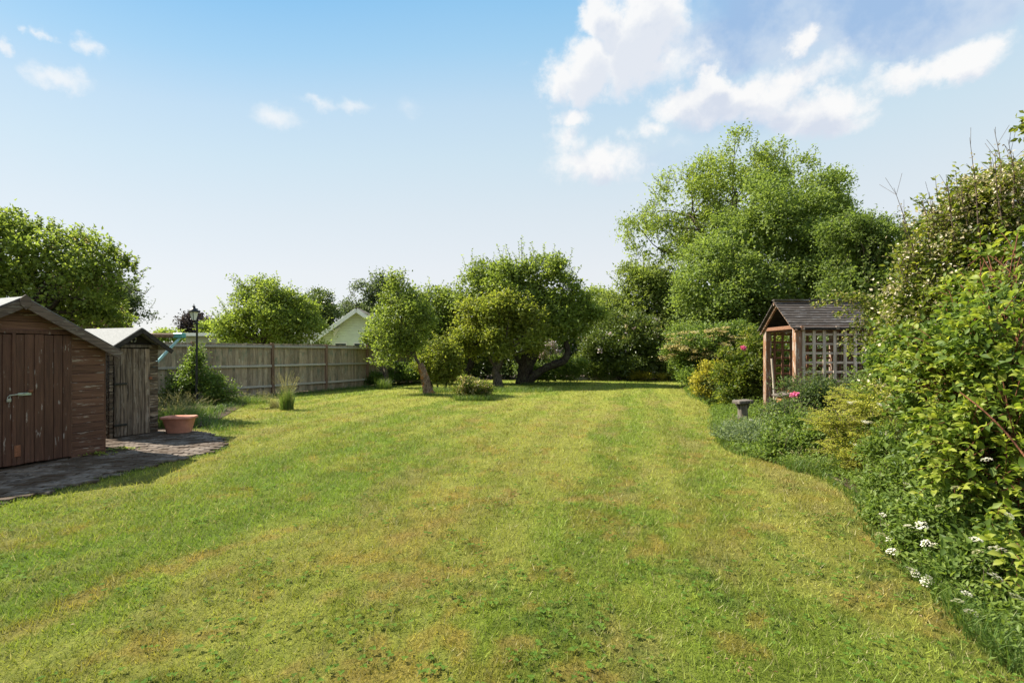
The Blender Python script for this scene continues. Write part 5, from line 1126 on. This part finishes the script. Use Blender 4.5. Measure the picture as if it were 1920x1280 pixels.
def right_border():
    Y = 18.5
    p = Plant(90).lobes([(1330, 640, 62, 26), (1375, 635, 45, 24), (1300, 665, 42, 26), (1350, 675, 60, 30), (1290, 690, 28, 24), (1330, 705, 50, 22, -.5)], Y)
    p.subs(14, (.22, .36)); t = p.clumps(2200, 9, .09, .085, .05, tint=(.1, .8), up=.8); p.core(2400, .17)
    # tiered sprays of cream flowers
    rg = p.rg
    for i in range(70):
        b = p.lob[rg.integers(0, 4)]; a = rg.uniform(2.4, 5.2); c = b[:3]+np.array([math.cos(a), math.sin(a)*.8-.25, rg.uniform(-.4, .95)])*b[3:]*rg.uniform(.75, 1.0)
        L_ = rg.uniform(.35, .85); d = unit(np.array([math.cos(a), math.sin(a), -.12])); m = 46; u = rg.random(m)[:, None]
        C = c+d*(u-.2)*L_+rg.normal(size=(m, 3))*[.06, .06, .022]; p.add('flowers', C, unit(rdir(rg, m)*[1, 1, .3]), unit(rdir(rg, m)*.3+[0, 0, 1]), .07, .05, rg.uniform(0, 1, m))
    p.build('tiered_viburnum', 'large spreading shrub with tiered cream flower sprays left of the arbour', 'shrub', P(1340, 722, Y)*[1, 1, 0], {'leaf': 'leaf_mid', 'flowers': 'leaf_bronze'}, leafname='foliage')
    Y = 21
    p = Plant(91).lobes([(1290, 655, 32, 42), (1275, 690, 26, 30), (1310, 690, 30, 26)], Y); p.subs(14, (.22, .36)); p.clumps(1100, 9, .09, .10, .05, tint=(.1, .8)); p.core(1500, .2)
    p.build('laurel_shrub', 'dark green shrub where the right border meets the end of the lawn', 'shrub', P(1290, 722, Y)*[1, 1, 0], {'leaf': 'leaf_deep'}, leafname='foliage')
    Y = 13.9
    p = Plant(92).lobes([(1330, 718, 24, 32), (1352, 700, 26, 22), (1318, 735, 16, 18)], Y); p.subs(14, (.22, .36)); p.clumps(480, 10, .06, .06, .035, tint=(0, .9)); p.core(500, .12, 'under')
    p.clumps(380, 12, .05, .05, .03, 'under', tint=(.2, .8), src=np.array([[*P(1350, 728, Y), .42, .4, .45]]))
    p.build('golden_euonymus', 'bright yellow and grey green rounded shrub at the edge of the lawn', 'shrub', P(1335, 758, Y)*[1, 1, 0], {'leaf': 'leaf_yellow', 'under': 'leaf_grey'}, leafname='foliage')
    Y = 12.9
    p = Plant(93).lobes([(1400, 690, 46, 50), (1430, 665, 34, 50), (1375, 720, 34, 34), (1425, 740, 36, 30), (1445, 700, 30, 60, 1.2), (1470, 660, 40, 50, 2.0), (1395, 745, 40, 26)], Y)
    p.subs(13, (.24, .38)); t = p.clumps(2600, 9, .07, .07, .042, tint=(.15, .85)); p.core(2200, .13); p.sprigs(60, .3, 10, .06, .035, top=0, spread=.5, wr=.005)
    c = P(1394, 652, 12.4); rg = p.rg; n = 60; p.add('rose', c+rdir(rg, n)*.05*rg.random((n, 1))**.5, rdir(rg, n), rdir(rg, n), .06, .055, rg.uniform(.2, .9, n))
    p.wood.append((smoothpath([P(1405, 690, 12.7), P(1398, 668, 12.5), P(1394, 655, 12.4)], 5), .006))
    p.build('rose_bush', 'fresh yellow green bush left of the arbour carrying one pink rose', 'shrub', P(1400, 770, Y)*[1, 1, 0], {'leaf': 'leaf_gold2', 'rose': 'petal_pink'}, leafname='foliage', names={'rose': 'flower'})
    # bush behind the arbour lattice so that leaves show through it
    Y = 13.6
    p = Plant(94).lobes([(1500, 680, 50, 60), (1570, 690, 60, 60), (1630, 670, 60, 70)], Y); p.subs(12, (.25, .4)); p.clumps(1300, 9, .08, .08, .045, tint=(0, .6)); p.core(1500, .16)
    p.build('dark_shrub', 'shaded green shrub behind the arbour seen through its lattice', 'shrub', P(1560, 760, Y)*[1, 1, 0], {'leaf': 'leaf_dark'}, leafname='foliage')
    # catmint: fine grey-green mound
    Y = 7.9
    p = Plant(95); rg = p.rg; c0 = P(1425, 838, Y)*[1, 1, 0]; o = thing('catmint', 'grey green feathery mound of catmint spilling over the lawn edge', 'plant', tuple(map(float, c0)))
    n = 420; a = rg.random(n)*6.28; q = rg.random(n)**.5; B = np.stack([np.cos(a)*q*.34, np.sin(a)*q*.38, np.zeros(n)], -1); d = unit(np.stack([np.cos(a)*q*.95, np.sin(a)*q*.95, 1.05-.35*q], -1)+rg.normal(size=(n, 3))*.16); L_ = rg.uniform(.28, .56, n)
    m = 26; u = np.linspace(.12, 1, m)[None, :, None]; C = B[:, None]+d[:, None]*L_[:, None, None]*u+np.array([0, 0, -.10])*u**2; C = C.reshape(-1, 3)+rg.normal(size=(n*m, 3))*.006
    D = unit(np.repeat(d, m, 0)*.6+rdir(rg, n*m)); k = C[:, 2] > .01
    link('foliage', leaves(C[k], D[k], rdir(rg, k.sum()), .042, .017, np.repeat(rg.uniform(.1, .9, n), m)[k], 'foliage'), o, M['leaf_grey'])
    V, Fq = tubes([(np.array([B[i], B[i]+d[i]*L_[i]+[0, 0, -.10]]), .0025) for i in range(0, n, 2)], 4); link('stems', mk('stems', V, Fq), o, M['grass_long'])
    # mixed herbs in front of the arbour
    def herb(seed, name, lab, lst, Y, n, L_, W_, key, tint=(.1, .9), extra=None, spr=60, sl=.3, core=600, cat='plant', up=.45):
        p = Plant(seed).lobes(lst, Y); p.subs(13, (.25, .42)); p.clumps(n, 9, .05*Y/8, L_, W_, tint=tint, up=up); p.core(core, L_*1.5); p.sprigs(spr, sl, 12, L_, W_, top=.1, spread=.45, wr=.004)
        mats = {'leaf': key}
        if extra: mats.update(extra(p))
        x, y = lst[0][:2]; return p.build(name, lab, cat, P(x, 760, Y)*[1, 1, 0], mats, leafname='foliage')
    herb(96, 'herb_clump', 'tangle of green herbs growing in front of the near arbour post', [(1510, 760, 50, 42), (1470, 800, 46, 30, -.6), (1545, 752, 40, 30), (1590, 752, 34, 26)], 8.9, 1700, .06, .022, 'leaf_mid2', spr=120, sl=.34)
    herb(97, 'herb_clump', 'leafy green perennials below the catmint and the arbour', [(1500, 820, 56, 46), (1540, 850, 50, 40, -.6), (1460, 850, 30, 22, -.6)], 7.4, 1300, .055, .025, 'leaf_mid', spr=110, sl=.26)
    herb(98, 'herb_clump', 'green herbs under the right end of the arbour lattice', [(1640, 740, 40, 34), (1685, 700, 34, 60), (1655, 770, 46, 36, -.8)], 8.2, 1300, .06, .026, 'leaf_mid', spr=80, sl=.3)
    c = P(1490, 740, 8.4); rg = np.random.default_rng(3); n = 130; s = thing('pink_flower', 'magenta pink flower head on a tall stem before the near arbour post', 'flower', (float(c[0]), float(c[1]), 0))
    C = rdir(rg, n)*[.075, .065, .04]*rg.random((n, 1))**.4+[0, 0, c[2]]; link('petals', leaves(C, rdir(rg, n), rdir(rg, n), .035, .03, rg.uniform(.1, 1, n), 'petals'), s, M['petal_pink'])
    V, Fq = tubes([(smoothpath([(0.05, .1, 0), (.03, .03, .5), (0, 0, c[2])], 6), .006)], 5); link('stem', mk('stem', V, Fq), s, M['grass_long'])
    # golden shrub with flat arching sprays
    Y = 6.2
    p = Plant(99).lobes([(1640, 800, 62, 55), (1600, 840, 46, 36, -.2), (1655, 870, 66, 46, -.4), (1700, 790, 60, 60, .2), (1630, 755, 60, 36, .3), (1665, 905, 40, 24, -.5), (1565, 795, 34, 26)], Y)
    rg = p.rg; p.core(2000, .06, 'under'); p.subs(12, (.2, .35)); p.clumps(900, 8, .045, .03, .014, tint=(.2, .9))
    for i in range(520):
        b = p.lob[rg.integers(len(p.lob))]; a = rg.uniform(2.2, 5.6); e = rg.uniform(-.5, 1); r_ = math.sqrt(max(0, 1-e*e*.9))
        c = b[:3]+np.array([math.cos(a)*r_, math.sin(a)*r_, e])*b[3:]*rg.uniform(.6, .95); hd = unit(np.array([math.cos(a), math.sin(a)*.8, rg.uniform(-.25, .6)]))
        L_ = rg.uniform(.12, .26); path = smoothpath([c-hd*.08, c+hd*L_*.5+[0, 0, .015], c+hd*L_+[0, 0, -.02]], 5); p.wood.append((path, np.linspace(.003, .0015, 5)))
        m = 64; u = rg.random(m)[:, None]; sdv = unit(np.cross(hd, [0, 0, 1.])); w_ = rg.normal(size=(m, 1))*.035*(1.1-u*.6)
        C = c+hd*u*L_+sdv*w_+np.array([0, 0, 1.])*(.02*u-.03*u*u+rg.normal(size=(m, 1))*.006); p.add('leaf', C, unit(hd+sdv*np.sign(w_)*.8+rg.normal(size=(m, 3))*.25), unit(rdir(rg, m)*.3+[0, 0, 1]), .017, .009, rg.uniform(.1, 1, m)*.6+.4*rg.random())
    p.build('golden_shrub', 'golden yellow shrub with fine layered horizontal sprays in the right border', 'shrub', P(1630, 900, Y)*[1, 1, 0], {'leaf': 'leaf_gold', 'under': 'leaf_mid'}, leafname='foliage')
def ground_cover():
    rg = np.random.default_rng(140); n = 9000
    y = 2.2+rg.random(n)**1.3*18; ed = np.array(EDGE_R)
    x0 = np.interp(y, ed[:, 1], ed[:, 0]); dx = rg.exponential(.7, n); x = x0+.02+dx+.3*(fbm(y*1.4, y*0, 4)-.5)
    z = (.03+.30*np.minimum(dx, 1)*rg.random(n))*(.5+fbm(x*2, y*2, 5)); C = np.repeat(np.stack([x, y, z], -1), 7, 0)+rg.normal(size=(n*7, 3))*[.05, .05, .03]; C[:, 2] = np.abs(C[:, 2])+.01
    m = len(C); t = np.repeat(fbm(x*1.5, y*1.5, 9), 7)*.8+rg.random(m)*.3
    D = unit(rdir(rg, m)+[-.3, -.2, .5]); s_ = 1+C[:, 1]*.04
    tag(link('ground_cover', leaves(C, D, unit(rdir(rg, m)*.5+[0, 0, 1]), .038*s_, .016*s_, np.clip(t, 0, 1), 'ground_cover'), mat=M['leaf_mid']), 'low mixed leafy ground cover filling the right hand bed', 'ground cover', kind='stuff')
def tapered_leaf(name, m):
    """one curved leaf, base at origin, pointing along x, 1 m long"""
    xs = [0, .18, .42, .68, .88, 1.0]; hw = [.012, .20, .29, .22, .09, .002]; z = [0, .05, .06, .02, -.06, -.14]
    V = []; Fq = []
    for x, w, h in zip(xs, hw, z): V += [(x, -w, h+w*.32), (x, 0, h), (x, w, h+w*.32)]
    for i in range(5):
        a = i*3; Fq += [(a, a+1, a+4, a+3), (a+1, a+2, a+5, a+4)]
    return np.array(V), np.array(Fq)
LV, LF = tapered_leaf('leaf', None)
def frame(D, N):
    S_ = unit(np.cross(N, D)); N = np.cross(D, S_); return np.stack([D, S_, N], -1)          # columns
def big_leaves(C, D, N, L, T, name):
    R = frame(D, N); V = C[:, None]+np.einsum('nij,kj->nki', R, LV)*L[:, None, None]
    k = len(LV); Fq = (np.arange(len(C))[:, None, None]*k+LF[None]).reshape(-1, 4); return mk(name, V.reshape(-1, 3), Fq, np.repeat(T, k), smooth=True)
def near_shrubs():
    fl = M['petal_white']
    def floret_mesh(seed, key='petal_white', n=34, r=.030):
        rg = np.random.default_rng(seed); a = rg.random(n)*6.28; q = rg.random(n)**.5; C = np.stack([np.cos(a)*q*r, np.sin(a)*q*r, r*.45*(1-q*q)+rg.normal(size=n)*.003], -1)
        C4 = np.repeat(C, 4, 0); b = np.tile(np.arange(4)*1.571, n)+np.repeat(rg.random(n)*3, 4); D = unit(np.stack([np.cos(b), np.sin(b), np.full(4*n, .25)], -1)); N = unit(np.array([0, 0, 1.])+rdir(rg, 4*n)*.3)
        me = leaves(C4, D, N, .0062, .0052, rg.uniform(.1, 1, 4*n), 'flower_cluster'); me.materials.append(M[key]); return me
    FM = [floret_mesh(i) for i in range(4)]
    rq = random.Random(8)
    def clusters(o, lst, sc=1.0):
        b = Vector(o.location)
        for (px, py, Y) in lst:
            c = Vector(P(px, py, Y*.93))-b; ob = link('flower_cluster', FM[rq.randrange(4)], o, None, c, (rq.uniform(-.2, .9), rq.uniform(-.7, .3), rq.uniform(0, 6)))
            ob.scale = (sc*rq.uniform(.8, 1.25),)*3
    # white flowering viburnum, small leaves, low in the right corner
    Y = 4.0
    p = Plant(110).lobes([(1790, 1000, 78, 76, -.5), (1740, 930, 66, 60, .3), (1850, 1090, 66, 64, -1.0), (1880, 980, 90, 110, -.6), (1720, 860, 70, 60, .9), (1830, 880, 90, 90, .2), (1745, 1050, 50, 46, -.5), (1900, 1150, 60, 46, -1.15), (1690, 975, 44, 44, .1), (1800, 1110, 56, 44, -.9), (1705, 1030, 42, 40, -.5), (1850, 1160, 50, 34, -1.2), (1660, 915, 40, 36, .6)], Y)
    p.subs(16, (.22, .36)); t = p.clumps(3200, 9, .042, .046, .022, tint=(.05, .9), up=.5); p.core(4000, .06); p.sprigs(420, .18, 14, .040, .018, top=-.3, spread=.7, wr=.0025)
    o = p.build('white_viburnum', 'green shrub dotted with flat white flower clusters in the lower right corner', 'shrub', P(1860, 1150, 3.0)*[1, 1, 0], {'leaf': 'leaf_mid'}, leafname='foliage')
    W = [(1655, 965, 3.95), (1661, 985, 3.9), (1650, 1003, 3.85), (1668, 1010, 3.8), (1672, 1034, 3.7), (1682, 1036, 3.7), (1704, 988, 3.6), (1728, 985, 3.6), (1735, 1018, 3.5), (1750, 1022, 3.5), (1708, 1070, 3.4), (1716, 1074, 3.4), (1735, 1090, 3.3), (1742, 1084, 3.3),
         (1796, 1128, 2.9), (1812, 1113, 2.95), (1833, 1036, 2.8), (1866, 1082, 2.65), (1700, 908, 4.2), (1762, 950, 3.5), (1892, 967, 2.75), (1830, 1012, 2.85), (1741, 794, 4.6), (1757, 800, 4.5), (1850, 862, 3.2), (1802, 875, 3.6), (1792, 915, 3.4), (1783, 820, 4.1), (1722, 805, 4.9), (1690, 940, 4.2), (1718, 945, 3.9), (1870, 1030, 2.7), (1820, 1150, 2.8), (1905, 1120, 2.5), (1770, 745, 4.3)]
    clusters(o, W)
    o2 = thing('cream_corymb_plant', 'plant with broad cream flower heads standing over the golden shrub', 'plant', (3.9, 5.6, 0))
    b = np.array(o2.location); big = [(1598, 755, 6.2), (1627, 792, 5.6), (1663, 811, 5.2), (1684, 821, 5.1), (1612, 836, 5.3), (1655, 760, 5.9)]
    ws = []
    for (px, py, Yq) in big:
        c = P(px, py, Yq)
        for k in range(3):
            ob = link('flower_cluster', FM[k], o2, None, Vector(c-b+np.array([(k-1)*.035, 0, rq.uniform(-.006, .01)])), (rq.uniform(.0, .5), rq.uniform(-.2, .2), k)); ob.scale = (1.15, 1.15, .9)
        ws.append((smoothpath([c-b, c-b+[.04, .1, -.2], [0, 0, .1]], 7), .0035))
    V, Fq = tubes(ws, 5); link('stems', mk('stems', V, Fq), o2, M['grass_long'])
    # tall pink-white blossom shrub
    Y = 4.7
    p = Plant(111).lobes([(1800, 590, 92, 90), (1880, 480, 92, 120), (1900, 620, 100, 120, -.3), (1745, 640, 62, 66), (1835, 500, 62, 80), (1700, 700, 46, 60, .2), (1790, 720, 90, 80), (1735, 500, 34, 46), (1790, 430, 44, 50), (1705, 560, 36, 50), (1850, 400, 50, 60), (1905, 380, 50, 60)], Y)
    p.subs(14, (.2, .34)); t = p.clumps(2300, 8, .06, .055, .027, tint=(.1, .9)); p.core(1200, .07); p.sprigs(260, .3, 16, .05, .024, top=-.2, spread=.35, wr=.004)
    p.clumps(1900, 11, .06, .030, .023, 'blossom', tint=(.1, 1), shell=(.6, 1.2)); p.clumps(300, 9, .04, .028, .02, 'spent_blossom', tint=(.3, 1), shell=(.8, 1.15))
    rg = p.rg
    for (x0, y0, x1, y1, ys) in ((1722, 455, 1676, 352, 4.6), (1700, 475, 1690, 385, 4.7), (1790, 400, 1774, 330, 4.5), (1805, 420, 1745, 372, 4.6), (1835, 380, 1818, 258, 4.4), (1828, 400, 1800, 330, 4.5), (1870, 350, 1864, 242, 4.4), (1880, 360, 1866, 285, 4.3), (1900, 330, 1890, 262, 4.3), (1915, 340, 1900, 290, 4.3), (1760, 470, 1742, 360, 4.7), (1745, 470, 1730, 375, 4.7), (1770, 450, 1778, 395, 4.6)):
        a = P(x0, y0+60, ys); q = P(x1, y1, ys); s_ = smoothpath([a, (a+q)/2+rg.normal(size=3)*.02, q], 10); p.wood.append((s_, np.linspace(.007, .0012, 10)))
        for k in range(6):
            st = s_[rg.integers(3, 9)]; e_ = st+unit(q-a+rg.normal(size=3)*.3)*rg.uniform(.06, .2); p.wood.append((smoothpath([st, e_], 3), .0014))
        m = 34; u = (rg.random(m)**1.3*6.5).astype(int); C = s_[u]+rg.normal(size=(m, 3))*.02; p.add('leaf', C, unit(rdir(rg, m)+[0, 0, -.2]), rdir(rg, m), .055, .022, rg.uniform(.2, 1, m))
        p.add('spent_blossom', s_[(rg.random(40)*8).astype(int)]+rg.normal(size=(40, 3))*.02, rdir(rg, 40), rdir(rg, 40), .02, .014, rg.uniform(0, .7, 40))
    C = P(1917, 240, 3.9)+rg.normal(size=(60, 3))*[.03, .03, .05]; p.add('leaf', C, rdir(rg, 60), rdir(rg, 60), .05, .024, rg.uniform(.2, .9, 60)); p.wood.append((smoothpath([P(1935, 420, 3.9), P(1930, 300, 3.9), P(1915, 225, 3.9)], 6), .004))
    p.branches(P(1850, 900, 4.9), .02, 16, .3, t)
    p.build('blossom_shrub', 'tall twiggy shrub with pinkish white blossom rising above everything at the right edge', 'shrub', P(1850, 1000, 4.9)*[1, 1, 0], {'leaf': 'leaf_gold2', 'blossom': 'leaf_cream', 'spent_blossom': 'leaf_bronze'}, leafname='foliage')
    # arching honey-coloured spray over the arbour roof
    Y = 7.6
    p = Plant(112).lobes([(1685, 590, 44, 30), (1675, 640, 22, 50), (1715, 640, 56, 60)], Y); p.subs(12, (.25, .4)); p.clumps(700, 8, .06, .06, .03, tint=(.2, .9)); p.core(400, .09); rg = p.rg
    for (x1, y1) in ((1528, 570), (1560, 552), (1590, 560), (1570, 590), (1580, 640), (1600, 610), (1590, 660)):
        a = P(1672, 600, Y); q = P(x1, y1, Y); s_ = smoothpath([a, (a+q)/2+[0, 0, .14], q], 12); p.wood.append((s_, np.linspace(.008, .002, 12)))
        C = s_[rg.integers(3, 12, 90)]+rg.normal(size=(90, 3))*.035; p.add('leaf', C, unit(rdir(rg, 90)+[0, 0, -.3]), rdir(rg, 90), .06, .028, rg.uniform(.3, 1, 90)); p.add('spent_blossom', C[:40]+rg.normal(size=(40, 3))*.03, rdir(rg, 40), rdir(rg, 40), .035, .025, rg.uniform(.2, 1, 40))
    p.build('arching_shrub', 'shrub arching over the right end of the arbour roof', 'shrub', P(1660, 800, Y)*[1, 1, 0], {'leaf': 'leaf_gold2', 'spent_blossom': 'leaf_bronze'}, leafname='foliage')
    # the large-leaved dogwood nearest the camera: every leaf on a stem, pairs opposite
    rg = np.random.default_rng(120); Y = 3.2; base = np.array([3.25, 3.35, 0.])
    o = thing('dogwood_shrub', 'big shrub with bright green pointed leaves on red brown stems nearest the camera at right', 'shrub', tuple(base))
    LB = Plant(121).lobes([(1800, 690, 110, 90, .6), (1870, 640, 110, 110, .3), (1850, 820, 125, 110, .2), (1900, 930, 80, 120, -.1), (1740, 720, 66, 56, .8), (1800, 900, 74, 60, .1), (1915, 760, 110, 140), (1900, 1060, 66, 66, -.4), (1760, 800, 50, 60, .5), (1700, 640, 44, 40, 1.0), (1880, 560, 80, 70, .8), (1790, 575, 60, 70, 1.2), (1690, 690, 44, 50, 1.2), (1870, 470, 54, 60, 1.2)], Y).lob
    Cs, Ds, Ns, Ls, Ts = [], [], [], [], []; wood_ = []
    for i in range(400):
        l = LB[rg.choice(len(LB), p=LB[:, 3]**2/np.sum(LB[:, 3]**2))]; a = rg.uniform(0, 6.28) if rg.random() < .25 else rg.uniform(2.4, 5.5); e = rg.uniform(-.75, .98); r_ = math.sqrt(1-e*e)
        tip = l[:3]+np.array([math.cos(a)*r_, math.sin(a)*r_, e])*l[3:]*rg.uniform(.70, 1.05)
        inn = l[:3]*.6+np.array([base[0], base[1], l[2]*.6])*.4+rg.normal(size=3)*.08
        dv = tip-inn; ln = np.linalg.norm(dv); mid = inn+dv*.5+np.array([0, 0, .10*ln+.03])
        s_ = smoothpath([inn, mid, tip], 22); wood_.append((s_, np.linspace(.0045, .0014, 22)))
        if i % 6 == 0: wood_.append((smoothpath([base+rg.normal(size=3)*[.1, .1, 0], (base+inn)/2+[0, 0, .25], inn], 9), np.linspace(.011, .0045, 9)))
        T_ = np.gradient(s_, axis=0); T_ = unit(T_); k = 0
        for j in range(9, 22, 2):
            up = unit(np.array([0, 0, 1.])+rg.normal(size=3)*.35); sd = unit(np.cross(T_[j], up))
            if k % 2: sd = unit(sd*.3+up*.7)
            k += 1
            for sgn in (-1, 1):
                D = unit(sd*sgn+T_[j]*.7+np.array([0, 0, .15])+rg.normal(size=3)*.2); N = unit(up+rg.normal(size=3)*.35)
                Cs.append(s_[j]+rg.normal(size=3)*.004); Ds.append(D); Ns.append(N); Ls.append(rg.uniform(.032, .080)*(1.0 if j < 18 else .75)); Ts.append(np.clip(rg.normal()*.28+.3+.4*(j > 15), 0, 1))
        for sgn in (-1, 1):
            Cs.append(tip); Ds.append(unit(T_[-1]+rg.normal(size=3)*.4)); Ns.append(unit(np.array([0, 0, 1.])+rg.normal(size=3)*.4)); Ls.append(rg.uniform(.03, .06)); Ts.append(rg.uniform(.6, 1))
    wood_.append((smoothpath([P(1925, 860, 2.9), P(1890, 815, 3.0), P(1845, 770, 3.1), P(1800, 735, 3.3)], 10), np.linspace(.006, .0035, 10)))
    Cs, Ds, Ns, Ls, Ts = map(np.array, (Cs, Ds, Ns, Ls, Ts))
    pxx = 960+Cs[:, 0]/Cs[:, 1]*F; pyy = HZ-(Cs[:, 2]-H0)/Cs[:, 1]*F
    # nearness within its own direction decides which leaves can be seen whole
    cell = (pxx//14).astype(int)*1000+(pyy//14).astype(int); vis = np.zeros(len(Cs), bool); seen = {}
    inside = (pxx > 1580) & (pxx < 1915) & (pyy > 200) & (pyy < 1270)
    for i in np.argsort(Cs[:, 1]):
        if inside[i] and cell[i] not in seen: seen[cell[i]] = 1; vis[i] = True
    order = np.where(vis)[0]; order = order[np.argsort(-(Ls/Cs[:, 1])[order])][:300]
    LM = []
    for k in range(6):
        me = mk('leaf', LV, LF, np.full(len(LV), .15+.16*k), smooth=True); me.materials.append(M['leaf_bright']); LM.append(me)
    sel = np.zeros(len(Cs), bool); sel[order] = True; R = frame(Ds, Ns)
    for i in order:
        ob = bpy.data.objects.new('leaf', LM[int(np.clip(Ts[i]*6, 0, 5))]); COL.objects.link(ob); ob.parent = o
        ob.matrix_local = Matrix.Translation(Vector(Cs[i]-base)) @ Matrix(R[i].tolist()).to_4x4() @ Matrix.Scale(float(Ls[i]), 4)
    k = ~sel; me = big_leaves(Cs[k]-base, Ds[k], Ns[k], Ls[k], Ts[k], 'leaves'); tag(link('foliage', me, o, M['leaf_bright']), kind='stuff')
    V, Fq = tubes([(q-base, r) for q, r in wood_], 6); link('stems', mk('stems', V, Fq, smooth=True), o, M['stem_red'])
    p = Plant(122); p.lob = LB*np.array([1, 1, 1, .8, .8, .8])+np.array([.1, .25, 0, 0, 0, 0]); p.subs(12, (.25, .4)); p.clumps(1500, 6, .05, .06, .032, tint=(0, .6), shell=(.3, 1)); p.core(1800, .09)
    C, D, N, Ln, Wd, T = [np.concatenate([x[i] for x in p.A['leaf']]) for i in range(6)]
    tag(link('inner_foliage', leaves(C-base, D, N, Ln, Wd, T, 'inner_foliage'), o, M['leaf_mid']), kind='stuff')
M['leaf_gold2'] = leafm('leaf_gold2', [(.05, .085, .014), (.12, .155, .022), (.24, .25, .045)])
M['leaf_mid2'] = leafm('leaf_mid2', [(.04, .07, .022), (.085, .125, .042), (.15, .19, .075)])
right_trees(); far_hedges(); apples(); left_plants(); grasses(); right_border(); ground_cover(); near_shrubs()
